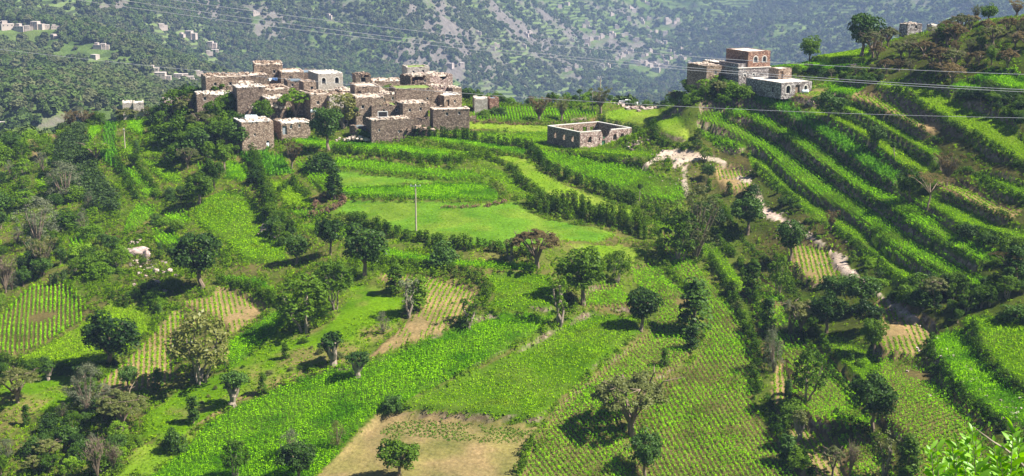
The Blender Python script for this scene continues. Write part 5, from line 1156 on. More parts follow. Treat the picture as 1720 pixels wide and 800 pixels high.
house(V,521,553,157,190,311,7,20,'stone_brown','brown house with a dark left side behind the tall village tree',wins=W1(-.1,z=1.9),roof='mud_roof',stones=10)
house(V,406,459,205,249,297,8,14,'stone_warm','flat roofed tan house at the lower left corner of the village',roof='cement_roof',stones=12,wins=[(-.1,2.6,.5,.6),(.3,.6,.7,.9)],rough=.05)
house(V,472,521,205,225,303,6,18,'stone_brown','low brown shed house with a pale roof beside the flat roofed corner house',roof='cement_roof',stones=6,door=(-.38,0,1.0,1.9),opening='shutter')
house('whitewashed_house',553,598,161,202,312,6,14,'pale_wall','tall pale plastered house behind the yellow tree',roof='mud_roof',wins=W1(.2,z=2.9),stones=8,rough=.1)
house(V,597,645,163,202,309,6,8,'stone_brown','lower block of the brown house with an outside stair',roof='mud_roof',wins=W1(-.25,z=2.6),stones=4)
o,w,h,lf=house(V,596,636,144,164,316,6,8,'stone_brown','upper block with an outside stair right of the pale plastered house',roof='mud_roof',wins=[(.05,.7,.5,.6)],door=(-.32,0,.8,1.6))
st=MB()
for i in range(9): st.box((w/2+.4+i*.28,1.0,h-.25-i*.27-1.0),(.3,1.2,2.0))
st.build('stair',M['mud_roof'],o)
house(V,597,623,126,140,336,5,6,'stone_dark','ruined room with a black doorway on the skyline of the village',wins=[(0,.2,1.3,1.2)],roof=None,stones=16,rough=.3)
house(V,625,676,136,152,338,7,4,'stone_warm','long low tan house on the village skyline',roof='mud_roof',stones=6)
house(V,664,730,149,176,317,8,6,'stone_brown','widest brown house with grass growing on its roof',roof='turf_roof',rough=.06,wins=[(.32,1.0,.5,.6)])
house(V,690,724,128,150,327,6,22,'stone_dark','broken dark house with a sloping ruined top',roof=None,stones=26,rough=.25,drop=lambda q: 2.2*(1-q))
house(V,624,676,177,199,309,6,6,'stone_brown','brown house with a small grass patch on its roof above the front house',roof='turf_roof',rough=.18,stones=10)
house(V,676,719,174,199,308,6,12,'stone_brown','rough brown house right of the small grass patch roof',roof='mud_roof',rough=.2,stones=16)
house(V,623,690,201,233,299,5,10,'stone_dark','dark front house with a yellow cloth drying on its roof',roof='mud_roof',wins=[(-.3,1.6,.45,.55),(.2,1.2,.45,.55)],stones=14,rough=.12)
house('plastered_tower',684,722,113,133,344,6,8,'pale_wall','pale square tower house at the top right of the village',roof='turf_roof',rough=.12)
house(V,721,762,127,156,334,8,24,'stone_pink','ruined pinkish house with a pale right side',roof='mud_roof',stones=26,rough=.35,wins=[(-.2,.8,.6,.9)],drop=lambda q: .9*(q > .4)*(q < .7))
house(V,726,752,146,160,326,5,20,'stone_pink','broken pink walls below the ruined pinkish house',roof=None,stones=22,rough=.4)
house(V,745,777,160,178,318,6,22,'stone_warm','small tan house with a pale flat roof at the right of the village',roof='cement_roof',wins=[(.1,.7,.5,.6)],rough=.04,door=(-.3,0,.8,1.5))
house(V,716,745,154,176,319,6,16,'stone_brown','narrow brown house left of the small tan one',roof='mud_roof',stones=8,rough=.15)
house(V,575,600,152,165,323,4,24,'stone_warm','small rough hut right of the whitewashed house',stones=8)
house(V,641,664,158,180,314,4,14,'stone_dark','small dark block between the stair house and the widest brown house',stones=8)
house(V,498,521,170,188,314,4,20,'stone_warm','small tan block between the stepped house and the one behind the tall tree',stones=10)
house(V,760,776,148,162,325,4,20,'stone_brown','small block behind the tan house with the pale flat roof',stones=8)
house(V,396,426,139,150,331,4,10,'stone_brown','small brown block behind the tall house with the raised roof edge',stones=8)
house(V,548,566,186,204,308,3,24,'stone_dark','low dark annex under the pale plastered house',stones=6)
house(V,727,789,184,203,306,4.5,3,'stone_dark','long low dark house at the right end of the village',roof='mud_roof',rough=.06)
house('stone_wall',689,722,199,218,301,1.0,4,'stone_dark','low ruined wall right of the dark front house','wall',roof=None,rough=.25)
house('stone_shed',597,619,212,226,302,3,25,'stone_dark','little shed with a grey door left of the dark front house','shed',roof='tin',door=(.2,0,.9,1.6),opening='shutter',coping=False)
house('stone_shed',797,819,165,174,321,4,8,'pale_wall','pale shed with a flat roof right of the village','shed',roof='cement_roof',coping=False)
house('stone_shed',823,838,165,173,324,3,14,'stone_red','brown shed with goods in front right of the pale shed','shed',roof='tin',coping=False)
house('pale_house',206,222,173,180,338,5,6,'pale_wall','small white house at the left on the crest','house',roof='cement_roof',coping=False)
house('pale_house',224,241,173,180,338,5,6,'pale_wall','low white house right beside the small white one on the crest','house',roof='cement_roof',coping=False,wins=[(.1,.5,.6,.6)])
house('pale_house',276,300,167,178,334,5,10,'stone_pink','half hidden house in the village grove','house',roof='cement_roof',coping=False)
house('stone_wall',760,800,196,203,312,.7,2,'stone_brown','low brown wall at the corner of the upright rows','wall',roof=None)
# the right hand group
o,w,h,lf=house('red_stone_house',1238,1297,114,143,299,9,24,'stone_grey','two storey house with a red stone upper floor on a grey stone base','house',roof=None,coping=False,rough=.0,parapet=0,wins=[(-.3,1.9,.6,.6),(-.02,1.9,.6,.6)],side=[(.2,1.9,.6,.8),(-.2,1.9,.6,.8)],arched=True)
cr=MB(); cr.box((0,4.5,h+.06),(w+.25,9.25,.16)); cr.build('cornice',M['lime_trim'],o)
uw=w*.70
block(o,uw,8.6,3.3,'stone_red','cement_roof',ox=w/2-uw/2-.02,oy=.12,oz=h+.15,rough=.02,wins=[(-.9,.9,.95,1.3),(1.3,.9,.95,1.3)],arched=True,names=('upper_wall','upper_roof'),seed=5,coping=False,opening='shutter')
lw=MB(); lw.box((-w*.33,4.2,h+.55),(w*.30,7.6,.8)); lw.build('terrace_parapet',M['stone_grey'],o)
house('old_stone_house',1186,1214,111,138,301,8,24,'stone_brown','old brown stone house left of the two storey red one','house',roof='mud_roof',wins=W1(.1,z=1.6),stones=14,rough=.15)
house('old_stone_house',1212,1237,106,137,306,8,24,'stone_dark','dark narrow wing between the old brown house and the two storey one','house',roof='cement_roof',wins=W1(.0,z=2.0),rough=.05)
o,w,h,lf=house('low_stone_house',1309,1368,138,161,288,12,27,'stone_grey','single storey grey stone house with a wide pale roof','house',roof='cement_roof',rough=.0,coping=False,parapet=.02,arched=True,wins=[(-.27,.5,1.1,1.7),(.30,.9,.8,1.1)],side=[(.25,.5,.9,1.4)],door=(.03,0,1.15,2.2))
block(o,3.4,3.4,2.2,'stone_warm','cement_roof',ox=1.6,oy=6.0,oz=h,rough=.03,names=('roof_room_wall','roof_room_roof'),door=(-.9,0.02,.9,1.7),coping=False,seed=9)
house('grey_hut',1523,1551,41,58,G3(1537,60)[1]+1.5,3,20,'stone_grey','small grey stone hut on the right ridge','hut',roof='mud_roof',wins=W1(.1,z=1.2),stones=12,rough=.2)
house('grey_hut',1566,1592,42,50,G3(1579,52)[1]+1.5,3,8,'pale_wall','flat pale hut half hidden behind the trees of the right ridge','hut',roof='cement_roof',coping=False)
house('yellow_hut',1165,1182,126,140,306,4,10,'pale_wall','small yellowish hut under the trees left of the old stone houses','hut',roof='mud_roof',coping=False)

# the roofless building
cF = G3(974,250); cR = (cF[0]+13.1*math.cos(R(31)), cF[1]+13.1*math.sin(R(31)), cF[2]); cL = (cF[0]+11.6*math.cos(R(123)), cF[1]+11.6*math.sin(R(123)), cF[2])
z0 = cF[2]-1.6; zt = cF[2]+3.15
wf = math.hypot(cR[0]-cF[0], cR[1]-cF[1]); dl = math.hypot(cL[0]-cF[0], cL[1]-cF[1]); rz = math.atan2(cR[1]-cF[1], cR[0]-cF[0])
hb = zt-z0; b0 = cF[2]-z0
rb = empty('roofless_building', (cF[0], cF[1], z0), rz); tag(rb, 'unfinished roofless building of pinkish stone with arched openings', 'building')
tt = .38; ang = math.atan2(cL[1]-cF[1], cL[0]-cF[0])-rz
lx, ly_ = math.cos(ang)*dl, math.sin(ang)*dl; dx_, dy_ = math.cos(ang), math.sin(ang)
fm_ = MB()
def rag(w, h, dips=()):
    pts = [(0,0), (w,0)]
    for i in range(41):
        x = w-w*i/40; z = h
        for c, hw, dp in dips:
            if abs(x-c) < hw: z = min(z, h-dp*(1-(abs(x-c)/hw)**2)+random.uniform(-.08,.08))
        pts.append((x, z))
    return pts
slab(fm_, rag(wf, hb, [(wf*.50, wf*.085, 1.6), (wf*.45, wf*.03, 1.9)]), [arch(wf*.185, b0+.9, 1.05, 1.35), rect(wf*.375, b0+1.1, .35, .6), rect(wf*.455, b0+.02, .9, 1.1), arch(wf*.675, b0+.95, 1.0, 1.3), arch(wf*.82, b0+.95, 1.0, 1.3)], lambda a, b, c: (a, c, b), tt)
fm_.build('front_wall', M['stone_pink'], rb)
sm_ = MB(); slab(sm_, rag(dl-tt, hb), [arch((dl-tt)*q, b0+1.0, .75, 1.25) for q in (.20, .48, .77)], lambda a, b, c: (dx_*(a+tt)+c*math.sin(ang), dy_*(a+tt)-c*math.cos(ang), b), tt); sm_.build('side_wall', M['stone_brown'], rb)  # darker brown stone here: shade of the left face put into colour
sm_ = MB(); slab(sm_, rag(dl-tt, hb, [(dl*.3, dl*.2, .25)]), [], lambda a, b, c: (wf+dx_*(a+tt)-c*math.sin(ang), dy_*(a+tt)+c*math.cos(ang), b), tt); sm_.build('side_wall', M['stone_brown'], rb)
sm_ = MB(); slab(sm_, rag(wf, hb), [rect(wf*.22, b0+1.3, .6, .6), rect(wf*.34, b0+.9, .9, 1.3), rect(wf*.47, b0+.9, .9, 1.5), rect(wf*.58, b0+1.2, .4, .8), rect(wf*.72, b0+.9, 1.1, 1.5), rect(wf*.86, b0+.9, 1.0, 1.4)], lambda a, b, c: (lx+a, ly_-c+tt, b), tt); sm_.build('back_wall', M['stone_warm'], rb)
cp_ = MB()
for (x0, y0, x1, y1) in ((0,.2,wf*.40,.2),(wf*.60,.2,wf,.2),(lx,ly_+.2,lx+wf,ly_+.2),(dx_*.4+.2,dy_*.4,lx+.2,ly_),(wf+dx_*.4-.2,dy_*.4,wf+lx-.2,ly_)):
    L = math.hypot(x1-x0, y1-y0); cp_.box(((x0+x1)/2, (y0+y1)/2, hb+.075), (L, .44, .15), math.atan2(y1-y0, x1-x0), 0, .01)
cp_.build('concrete_band', M['lime_trim'], rb)
dd_ = MB(); dd_.box((wf*.455, .2, b0+.9), (.86, .08, 1.7)); dd_.build('door', M['green_door'], rb)
def stones_at(name, label, cat, pts, n, smin, smax, mat='rock', group=None, spread=1.5, kind=None):
    mb = MB(); o0 = pts[0]
    for i in range(n):
        c = pts[random.randrange(len(pts))]; x = c[0]+random.gauss(0, spread); y = c[1]+random.gauss(0, spread); s = random.uniform(smin, smax)
        mb.box((x-o0[0], y-o0[1], float(H(x, y))+s*.15-o0[2]), (s*1.3, s, s*.75), random.random()*3, 0, s*.16, random.uniform(-.4,.4))
    return tag(mb.build(name, M[mat], None, o0), label, cat, group, kind)
stones_at('stone_pile','pile of building stones at the right corner of the roofless building','stones',[G3(1066,240)],40,.2,.5,'stone_pink',spread=.9)
stones_at('rubble_heap','pale rubble heap behind the smooth meadow near the parked truck','rubble',[G3(1065,173),G3(1076,170),G3(1085,168),G3(1060,176)],220,.3,.9,'rock',spread=2.0,kind='stuff')
# rocks: every outcrop is a thing
def boulder(u, v, wpx, hpx, label, mat='rock', group=None, flat=1.0):
    x, y, z = G3(u, v); s = ppm((x, y, z)); r = np.random.default_rng(int(u*3+v)); rad = wpx/s/2
    n = 14; th, ph = np.meshgrid(np.linspace(.02, math.pi-.02, n), np.linspace(0, 2*math.pi, 2*n, endpoint=False), indexing='ij')
    d = np.stack([np.sin(th)*np.cos(ph), np.sin(th)*np.sin(ph), np.cos(th)], -1); q = d.reshape(-1, 3)
    k = 1+.0*q[:, 0]
    for _ in range(16):
        a = ball(1, r)[0]; c = .55+.3*r.random(); dd = q@a; k = np.where(dd*k > c, c/np.maximum(dd, 1e-3), k)
    q = q*k[:, None]*np.array((rad, rad*.8, hpx/s*.9*flat)); idx = np.arange(n*2*n).reshape(n, 2*n)
    Qd = np.stack([idx[:-1], idx[1:], np.roll(idx[1:], -1, 1), np.roll(idx[:-1], -1, 1)], -1).reshape(-1, 4)
    tag(link('rock', np_mesh('rock', q, Qd, M[mat]), None, (x, y, z)), label, 'rock', group)
for a in [(232,424,64,15,'largest pale pink rock of the outcrop on the left slope'),(214,425,24,12,'flat pale rock on the left of the outcrop'),(245,430,22,14,'dark sided rock at the right of the outcrop'),
          (262,462,16,12,'pale rock in the gully under the left outcrop'),(265,482,14,14,'lowest pale rock in the gully of the left slope'),(285,462,16,10,'rock half under the big dark tree'),
          (1362,176,14,8,'round pale boulder below the low stone house'),(1432,110,24,7,'broken pink rocks on the ridge beside the olive trees'),(470,98,1,1,'x')]:
    if a[4] != 'x': boulder(*a)
stones_at('scattered_stones','loose pale stones lying in the left gully','stones',[G3(258,450),G3(262,470),G3(270,490),G3(240,440),G3(215,412)],90,.15,.6,'rock',spread=1.4,kind='stuff')
stones_at('scattered_stones','loose stones along the pale sandy gully','stones',[G3(*q) for q in ((1110,265),(1150,270),(1180,268),(1240,300),(1290,360),(1340,392),(1405,435),(1435,460),(1510,515),(1530,530),(1560,600),(1620,640),(1680,690),(1140,300))],260,.1,.32,'rock',spread=1.9,kind='stuff')
stones_at('scattered_stones','white stones at the foot of the tree lined hedge','stones',[G3(452,384),G3(462,392),G3(446,376)],50,.15,.5,'rock',spread=.9,kind='stuff')

# tanks, truck, poles, cloths
def tank(u, v, wpx, label, mat='tank_white', Yd=None, zz=None):
    if Yd: p = P(u, v, Yd)
    else: p = G3(u, v)
    s = ppm(p); L = wpx/s; r = L*.26; o = empty('water_tank', p, R(random.uniform(-8, 8))); tag(o, label, 'water tank', 'water tanks of the village')
    mb = MB(); n = 14; prof = [(-L/2, r*.55), (-L/2+.08, r*.9), (-L/2+.2, r), (-L/6, r), (-L/6+.03, r*1.03), (-L/6+.08, r), (L/6-.08, r), (L/6-.03, r*1.03), (L/6, r), (L/2-.2, r), (L/2-.08, r*.9), (L/2, r*.55)]
    mb.tube([(a, 0, r+.15) for a, _ in prof], [b for _, b in prof], n); mb.build('barrel', M[mat], o)
    cb = MB(); cb.tube([(0,0,2*r+.1),(0,0,2*r+.25)],[.2,.2],8); cb.build('lid', M['tin'], o)
    for q in (-.32, .32): f = MB(); f.box((q*L, 0, .1), (.14, r*1.5, .3)); f.build('stand', M['wood'], o)
tank(422,205,21,'white tank on the roof of the flat roofed corner house',Yd=302)
tank(443,250,21,'white tank lying on the ground in front of the corner house')
tank(527,191,11,'small pale tank beside the tall village tree',Yd=308)
tank(808,186,22,'large pale blue tank right of the village')
tank(655,228,14,'dull blue tank right of the dark front house','tank_blue')
tank(1352,161,12,'white tank with a blue end at the low stone house')
tank(1308,129,8,'white tank on the pale roof of the low stone house',Yd=296)
p = G3(675,226); o = empty('satellite_dish', p); tag(o, 'white satellite dish by the low ruined wall', 'satellite dish')
mb = MB(); mb.tube([(0,0,0),(0,0,1.6)], .05, 6); mb.build('mast', M['tin'], o)
mb = MB(); rr = [(.0,.02),(.12,.35),(.28,.62),(.30,.63)]; mb.tube([(0,-.1+a*-.9,1.8+a*.4) for a, _ in rr], [b+.02 for _, b in rr], 14); mb.build('dish', M['white_paint'], o)
p = P(643,197,300.5); o = empty('window_frame_box', p, R(8)); tag(o, 'dark panel in a white frame standing on the dark front house', 'panel')
mb = MB(); mb.box((0,0,.6),(1.9,.12,1.1)); mb.build('board', M['opening'], o); mb = MB()
for c, d_ in (((0,-.02,1.2),(2.1,.2,.14)),((0,-.02,.05),(2.1,.2,.14)),((-1,-.02,.62),(.14,.2,1.0)),((1,-.02,.62),(.14,.2,1.0))): mb.box(c, d_)
mb.build('frame', M['white_paint'], o)
for u, v, m_, lb in ((655,201,'cloth_yellow','yellow heap drying left on the roof of the dark front house'),(670,202,'cloth_yellow','yellow heap drying right on the roof of the dark front house'),(453,136,'white_paint','white cloth hanging between the upper houses'),(461,135,'cloth_blue','blue cloth hanging between the upper houses')):
    mb = MB(); x, y, z = P(u, v, 301.5 if v > 190 else 330)
    for i in range(6): mb.box((random.uniform(-.6,.6), random.uniform(-.3,.3), random.uniform(.1,.4)), (.5,.4,.4), random.random()*3, 0, .1)
    tag(mb.build('cloth_heap', M[m_], None, (x, y, z)), lb, 'cloth')
# parked pickup
p = G3(1056,167); o = empty('pickup_truck', p, R(170)); tag(o, 'white pickup truck parked on the crest beside the rubble heap', 'truck')
mb = MB(); mb.box((0,0,.75),(4.6,1.75,.55)); mb.box((-1.55,0,1.08),(1.35,1.7,.14)); b_ = mb.build('body', M['white_paint'], o); bv = b_.modifiers.new('b','BEVEL'); bv.width = .08; bv.segments = 2
mb = MB(); mb.add([(-.9,-.8,1.0),(1.0,-.8,1.0),(1.0,.8,1.0),(-.9,.8,1.0),(-.35,-.68,1.72),(.85,-.68,1.72),(.85,.68,1.72),(-.35,.68,1.72)],[(0,1,5,4),(1,2,6,5),(2,3,7,6),(3,0,4,7),(4,5,6,7)]); cb = mb.build('cab', M['white_paint'], o)
mb = MB(); mb.add([(-.86,-.72,1.1),(-.86,.72,1.1),(-.44,.62,1.62),(-.44,-.62,1.62)],[(0,1,2,3)]); mb.box((.2,-.765,1.38),(1.0,.05,.4)); mb.box((.2,.765,1.38),(1.0,.05,.4)); mb.build('window', M['glass'], cb)
mb = MB()
for s_ in (-1,1): mb.box((1.6,s_*.84,1.2),(1.45,.06,.4))
mb.box((2.3,0,1.2),(.06,1.7,.4)); mb.build('cargo_bed', M['white_paint'], o)
for x in (-1.4,1.35):
    for s_ in (-1,1):
        mb = MB(); mb.tube([(x,s_*.72,.38),(x,s_*.9,.38)], .38, 14); wh = mb.build('wheel', M['rubber'], o); mb = MB(); mb.tube([(x,s_*.9,.38),(x,s_*.93,.38)], .2, 10); mb.build('rim', M['tin'], wh)
for s_ in (-1,1): mb = MB(); mb.box((-2.31,s_*.62,.85),(.05,.3,.18)); mb.build('headlight', M['glass'], o)
def pole(u, v, hpx, label, arm=1.6, n=3):
    p = G3(u, v); h = hpx/ppm(p); o = empty('utility_pole', p, R(5)); tag(o, label, 'pole')
    mb = MB(); mb.tube([(0,0,-.5),(0,0,h)], [.15,.10], 9); mb.build('post', M['pole_wood'], o)
    a_ = MB(); a_.box((0,-.1,h-.3),(arm,.12,.12)); ar = a_.build('crossarm', M['tin'], o)
    for i in range(n): q = MB(); x = (i-(n-1)/2)*arm*.42; q.tube([(x,-.1,h-.24),(x,-.1,h-.12),(x,-.1,h-.02)], [.05,.07,.03], 6); q.build('insulator', M['white_paint'], ar)
pole(699,391,80,'tall pale utility pole standing in the lawn',1.9)
pole(1008,182,52,'dark utility pole on the crest behind the vase shaped trees',1.2)
pole(210,250,34,'slim bare pole between the small fields of the left slope',.5,1)
pole(995,188,36,'short pole among the upright rows',.6,1)

# overhead cables: sagging spans high over the terraces, strung far past both sides of the view
def cable(pts, Y, r, label):
    u = [p[0] for p in pts]; v = [p[1] for p in pts]; w = np.array([P(a, b, Y) for a, b in zip(u, v)])
    cf = np.polyfit(w[:, 0], w[:, 2], 2); cf[0] = max(cf[0], 1e-4)
    xs_ = np.linspace(-70, 70, 90); mb = MB(); mb.tube([(x, Y, float(np.polyval(cf, x))) for x in xs_], r, 5)
    tag(mb.build('power_cable', M['cable']), label, 'cable', 'cables crossing the view')
cable([(272,0),(400,14),(560,34),(840,66),(1260,105),(1720,124)],92,.013,'highest of the overhead cables')
cable([(192,0),(400,27),(840,82),(1220,121),(1720,150)],88,.013,'second highest of the overhead cables, just above its close neighbour')
cable([(122,0),(400,36),(840,88),(1240,126),(1720,154)],88.6,.013,'third overhead cable, running close under the second')
cable([(0,85),(400,122),(820,160),(1260,187),(1720,197)],96,.011,'lowest thin cable passing in front of the village')
for i, (u, v, Yr, n, lab) in enumerate([(575,150,328,70,'heap of fallen masonry in front of the whitewashed house'),(560,158,318,60,'heap of stones beside the tall pale plastered house'),(735,150,330,80,'fallen masonry around the ruined pinkish house'),(708,137,332,60,'dark spoil heap on the broken dark house'),(655,208,303,46,'stones and clutter on the edge of the dark front house'),
        (712,176,312,60,'broken stonework between the brown houses at the right of the village'),(455,178,312,50,'stones on the pale roof terraces'),(700,215,301,60,'tumbled stones beside the low ruined wall'),(600,232,299,60,'stones at the foot of the dark front house'),(480,160,322,50,'rubble between the upper houses of the village')]):
    x, y, z = P(u, v, Yr); mb = MB()
    for k in range(n):
        s = random.uniform(.18, .6); a = random.gauss(0, 1.7); b = random.gauss(0, .7); mb.box((a, b, max(0, .9-abs(a)*.35)*random.random()), (s*1.3, s, s*.8), random.random()*3, 0, s*.15, random.uniform(-.5,.5))
    tag(mb.build('masonry_heap', M['stone_warm' if i % 2 else 'mud_roof'], None, (x, y, z-.3)), lab, 'rubble', None, 'stuff')
# ------------------------------------------------------------------ foreground sprigs at the lower right corner
def sprig(mb_v, mb_f, base_, tip, n, L, r):
    """a stem with narrow alternate leaves"""
    base_ = np.array(base_); tip = np.array(tip); ax = (tip-base_); ln = np.linalg.norm(ax); ax /= ln
    for i in range(n):
        t = .12+.88*i/n; c = base_+ax*ln*t; az = i*2.4+r.random()
        s1 = np.cross(ax, (0,0,1)); s1 /= np.linalg.norm(s1); s2 = np.cross(ax, s1)
        out = math.cos(az)*s1+math.sin(az)*s2; d = out*.75+ax*.75+np.array((0,0,.05)); d /= np.linalg.norm(d)
        l = L*(.6+.55*r.random())*(1.15-.4*t); nrm = np.cross(d, out); nrm = np.cross(d, np.cross((0,0,1), d)+r.normal(0,.5,3)); nrm /= np.linalg.norm(nrm); w = np.cross(d, nrm); wd = l*.13
        P_ = []; K = 6
        for k in range(K+1):
            q = k/K; ww = wd*math.sin(math.pi*min(1, q*.93+.07))**.8*(1 if q < 1 else 0); bend = -l*.22*q*q
            m_ = c+d*l*q+np.array((0,0,bend)); P_.append((m_-w*ww+nrm*ww*.25, m_, m_+w*ww+nrm*ww*.25))
        b = len(mb_v)
        for row in P_: mb_v.extend(row)
        for k in range(K):
            for j in (0, 1): mb_f.append((b+3*k+j, b+3*k+j+1, b+3*k+3+j+1, b+3*k+3+j))
r = np.random.default_rng(5); Yf = 9.0
def fg(u, v, Y=Yf): return np.array(P(u, v, Y))
x0, y0, _ = P(1650, 900, Yf); gz = float(base(np.array([x0]), np.array([y0]))[0]); gz = float(H(x0, y0))
bush = empty('willow_leaved_bush', (x0, y0, gz-.05)); tag(bush, 'bright green bush of narrow leaves close to the camera at the lower right corner', 'bush')
LV, LF = [], []; stm = MB(); rel = np.array((x0, y0, gz-.05))
tips = []
for i in range(46):
    u = r.uniform(1562, 1735); top = 733+ (1600-u)*.15*(u < 1600) + 26*abs(math.sin(u*.05)) - (26 if 1690 < u < 1715 else 0) - (16 if 1595 < u < 1640 else 0); v = top+r.random()**1.3*70
    tips.append((u, v, Yf+r.uniform(-.5,.7)))
tips += [(1701,712,9.0),(1632,724,9.0),(1606,735,9.1),(1668,742,8.9),(1714,748,8.8),(1566,760,9.1),(1650,735,9.2)]
for u, v, Y in tips:
    tp = fg(u, v, Y); bs = fg(u+r.uniform(-26,26), v+105+r.random()*30, Y+r.uniform(-.1,.1)); root = np.array((x0+r.uniform(-.25,.25), y0+r.uniform(-.25,.25), gz))
    mid = (root+bs)/2+np.array((0,0,-.1)); stm.tube([root-rel, mid-rel, bs-rel, tp-rel], [.014,.010,.006,.002], 5)
    sprig(LV, LF, bs, tp, 19, .145, r)
stm.build('stem', M['bark_pale'], bush)
LV = np.array(LV)-rel; lo = np_mesh('leaves', LV, LF, M['fore_leaf'], True); link('leaves', lo, bush)
tw = MB(); tw.tube([tuple(fg(*q)-rel) for q in ((1735,800,8.7),(1712,775,8.7),(1692,757,8.7),(1668,742,8.7),(1645,725,8.7),(1634,716,8.7))], [.011,.010,.008,.006,.004,.002], 6); tw.build('dry_twig', M['bark_pale'], bush)

# ------------------------------------------------------------------ villages and woods across the valley
def far_proto(k):
    mb = MB(); rf = MB(); wn_ = []
    sh = [[(0,0,1,.8,.55)], [(0,0,.7,.7,.8),(.55,.05,.5,.6,.45)], [(0,0,1.1,.6,.4),(-.2,.1,.45,.5,.75)]][k]
    for (x, y, w, d, h) in sh:
        mb.box((x, y, h/2-.25), (w, d, h+.5)); rf.box((x, y, h+.015), (w*1.04, d*1.04, .03)); n = 3 if w > .6 else 2
        for lv in range(1 if h < .5 else 2):
            for i in range(n): wn_.append((x-w/2+w*(i+.5)/n, y-d/2-.004, .22+lv*.27))
    return mb, rf, wn_
fp_ = []
for k in range(3):
    mb, rf, wn_ = far_proto(k)
    def me_of(b, nm, mt): me = bpy.data.meshes.new(nm); me.from_pydata(b.v, [], b.f); me.materials.append(M[mt]); me.update(); return me
    ws = []
    for c in wn_[:5]: w_ = MB(); w_.box(c, (.09,.012,.12)); ws.append(me_of(w_, 'window', 'opening'))
    fp_.append((me_of(mb, 'wall', 'far_wall'), me_of(rf, 'roof', 'far_roof'), ws))
FH = []; FI = []
def far_house(u, v, wpx, label, group=None, k=None, dark=False, rot=None):
    p = far_hit(u, v); s = wpx/ppm(p); k = int(rs.integers(3)) if k is None else k
    o = empty('distant_house', (p[0], p[1], p[2]+.12*s), rs.uniform(-.5,.6) if rot is None else rot, (s*.8, s*.8, s*(.55 if wpx > 11 else .8))); tag(o, label, 'house', group); FH.append((p[0], p[1], s)); FI.append((o, u, v, label)) if group else None
    w, rf, ws = fp_[k]; link('wall', w, o); link('roof', rf, o)
    if wpx > 9:
        for q in ws: link('window', q, o)
for u, v, w in ((12,50,24),(34,52,20),(60,49,22),(76,50,18),(93,50,15),(0,46,18),(46,54,14)): far_house(u, v, w, 'pale house of the hilltop row at the far upper left', 'houses of the hilltop row at the upper left')
for u, v, w in ((165,82,17),(174,86,15),(160,101,15),(90,66,14)): far_house(u, v, w, 'lone pale house on the rocky slope below the hilltop row', 'houses on the rocky slope at the upper left')
for u, v, w in ((218,124,12),(236,119,14),(258,124,22),(270,132,22),(282,134,14),(300,133,18),(316,136,22),(332,128,14),(308,140,16),(325,140,14)): far_house(u, v, w, 'pale house of the small cluster in the valley left of the village', 'cluster in the valley left of the village')
for u, v, w in ((271,50,16),(318,66,20),(306,62,12),(354,80,16),(360,92,18),(350,93,12)): far_house(u, v, w, 'distant house above the terraced patch across the valley', 'houses above the distant terraced patch')
for u, v, w in ((430,28,14),(552,32,9),(757,113,11),(776,113,10),(834,79,12),(828,83,9),(803,61,12),(880,80,9),(884,62,9),(890,58,8)): far_house(u, v, w, 'lone tiny house on the wooded mountainside above the village', 'lone houses on the wooded mountainside')
town = [(985,43,9),(990,49,8),(980,46,7),(940,13,8),(953,9,8),(1080,4,10),(1088,8,8),(1060,16,8),(1064,21,9),(1028,28,8),(1055,34,8),(1076,36,8),(1080,40,7),(1090,34,8),(1120,39,10),(1138,37,8),(1134,40,6),(1035,49,8),(1046,62,8),(1052,60,8),(1058,64,7),(1026,63,9),(1088,50,7),(1094,56,7),(1102,55,7),(1117,60,10),(1110,76,9),(1117,74,8),(1104,73,7),(985,72,9),(992,70,8),(1003,67,9),(1010,66,9),(986,78,7),(998,58,8),(960,70,7),(968,116,8),(1070,69,9),(1066,72,8),(1040,99,8),(1047,96,9),(1052,92,8),(1060,88,8),(1035,101,7),(1063,108,9),(1070,110,9),(1078,109,8),(1085,111,9),(1093,113,9),(1100,110,8),(1107,113,8),(1114,116,9),(1098,119,9),(1106,120,8),(1120,108,8),(1117,105,7),(1127,101,7),(1135,99,8),(1143,98,7),(1150,102,7),(1086,95,7),(1080,98,7),(1092,88,7),(1020,113,8),(1012,112,7),(955,119,9),(950,121,7),(1006,136,9),(1090,64,7),(1000,88,6),(1160,95,6),(1125,88,6),(1145,84,6),(1157,108,6),(1112,98,7),(1133,92,6)]
for u, v, w in town: far_house(u, v, w, 'tiny pale house of the town spread on the far mountainside', 'houses of the far town')
far_house(1027,62,11,'tallest block of the far town left of its centre',None,1); far_house(1102,121,16,'long bluish house at the lower edge of the far town',None,0); far_house(1120,40,13,'large pale house standing alone above the far town',None,1)
far_house(2,214,14,'white house in the valley at the left edge',None,0); far_house(14,219,10,'small white house right of the one at the left edge',None,0)
FM = [(3,48,'the left end of the hilltop row'),(93,50,'the right end of the hilltop row'),(174,86,'the pink rock face'),(262,124,'the pale valley cluster'),(325,135,'the valley cluster end'),(318,66,'the distant terraced patch'),(355,84,'the patch right end'),
 (430,28,'the top cables'),(776,113,'the plastered tower house'),(834,79,'the second cable'),(1027,62,'the tallest town block'),(1102,121,'the long bluish house'),(1120,40,'the lone large pale house'),(1008,140,'the dark crest pole'),(955,118,'the low western end of the town'),(950,10,'the top frame edge'),(1150,100,'the old brown house')]
single_out([(o, u, v, {'pale house of the hilltop row at the far upper left':'pale hilltop house','lone pale house on the rocky slope below the hilltop row':'pale slope house','pale house of the small cluster in the valley left of the village':'pale flat roofed house','distant house above the terraced patch across the valley':'distant pale house','lone tiny house on the wooded mountainside above the village':'tiny lone house','tiny pale house of the town spread on the far mountainside':'tiny town house'}.get(w, w)) for o, u, v, w in FI], FM)
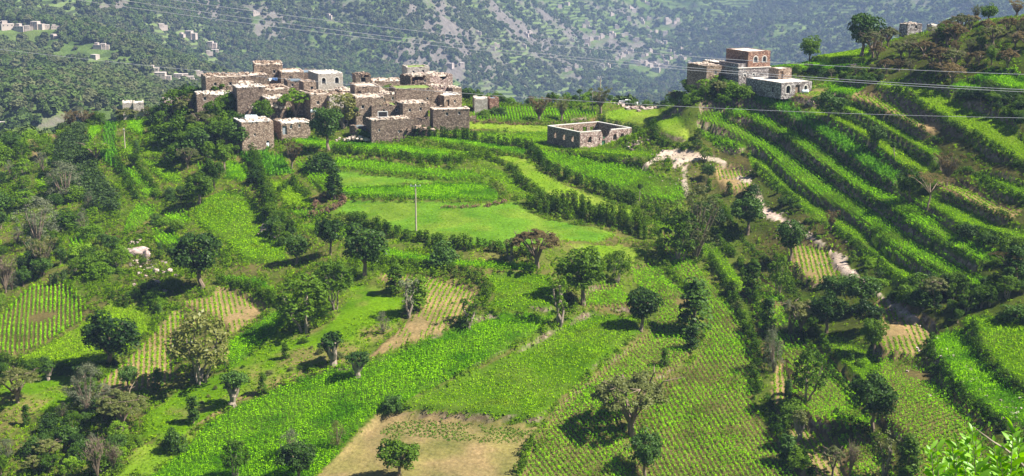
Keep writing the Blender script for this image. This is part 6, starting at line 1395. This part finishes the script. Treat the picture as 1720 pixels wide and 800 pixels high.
def blob(name, seed, mat, n=34):
    r = np.random.default_rng(seed); cen = [np.array((0,0,.5))+ball(1, r)[0]*np.array((.34,.34,.30))*(.5+.5*r.random()) for _ in range(9)]
    V_, Q_ = clumps(cen, [.24]*9, n, .30, r, .9, .5, .75, .5, .2); return bpy.data.objects.new(name, np_mesh(name, V_, Q_, M[mat]))
M['far_leaf'] = leaf_mat('far_leaf', (.034,.062,.014), (.115,.165,.045), .1, .8, .02, patch=(.007,(.10,.125,.045),.48,.62)); M['far_leaf_olive'] = leaf_mat('far_leaf_olive', (.06,.075,.03), (.14,.15,.065), .1, .8, .05)
uu = rs.uniform(-.50, .50, 340000); yy = 560*np.exp(rs.random(340000)**.8*math.log(3000/560)); xx = uu*yy
m = np.abs(uu) < .50; xx, yy = xx[m], yy[m]; dn = fbm(xx, yy, 150, 4, 61)+.42*(fbm(xx, yy, 42, 3, 63)-.5)+.1
m = rs.random(len(xx)) < np.clip((dn-.50)*8, .16, 1.0)
for hx, hy, hs in FH:
    tt_ = (hy-yy); lat = np.abs(xx-hx*yy/hy); m &= ~((lat < hs*.8) & (tt_ > -hs*.8) & (tt_ < hs*3.2))
xx, yy = xx[m][:170000], yy[m][:170000]
print('far trees', len(xx))
scatter('distant_woods', np.c_[xx, yy, HF(xx, yy)-.5], 2.2+6.5*rs.random(len(xx))**2, [blob('fa', 1, 'far_leaf'), blob('fb', 2, 'far_leaf'), blob('fc', 3, 'far_leaf_olive')], 'scattered woods and scrub covering the far mountainside', 'woods')
# woods falling away behind the crest
xs = rs.uniform(-260, 200, 5000); ys = rs.uniform(352, 560, 5000); m = np.abs(xs) < .42*ys; xs, ys = xs[m], ys[m]
scatter('valley_woods', np.c_[xs, ys, H(xs, ys)-.3], rs.uniform(3, 7, len(xs)), [blob('fd', 4, 'far_leaf'), blob('fe', 5, 'far_leaf')], 'woods on the hidden slope falling away behind the village', 'woods')
# ------------------------------------------------------------------ haze in the valley air
zlo = float(min(GZ.min(), FZ.min()))-1.0
hz = MB(); hz.box((0, 1750, (zlo+70)/2), (6200, 4300, 70-zlo))
hm_, n_, l_, p_ = newmat('haze'); n_.remove(p_)
pv = n_.new('ShaderNodeVolumePrincipled'); pv.inputs['Color'].default_value = (.46,.63,1.0,1); pv.inputs['Density'].default_value = 1.35e-4
pv.inputs['Anisotropy'].default_value = 0.0
l_.new(pv.outputs[0], n_['Material Output'].inputs['Volume'])
tag(hz.build('haze', hm_), 'thin bluish haze filling the valley air', 'haze', kind='stuff')
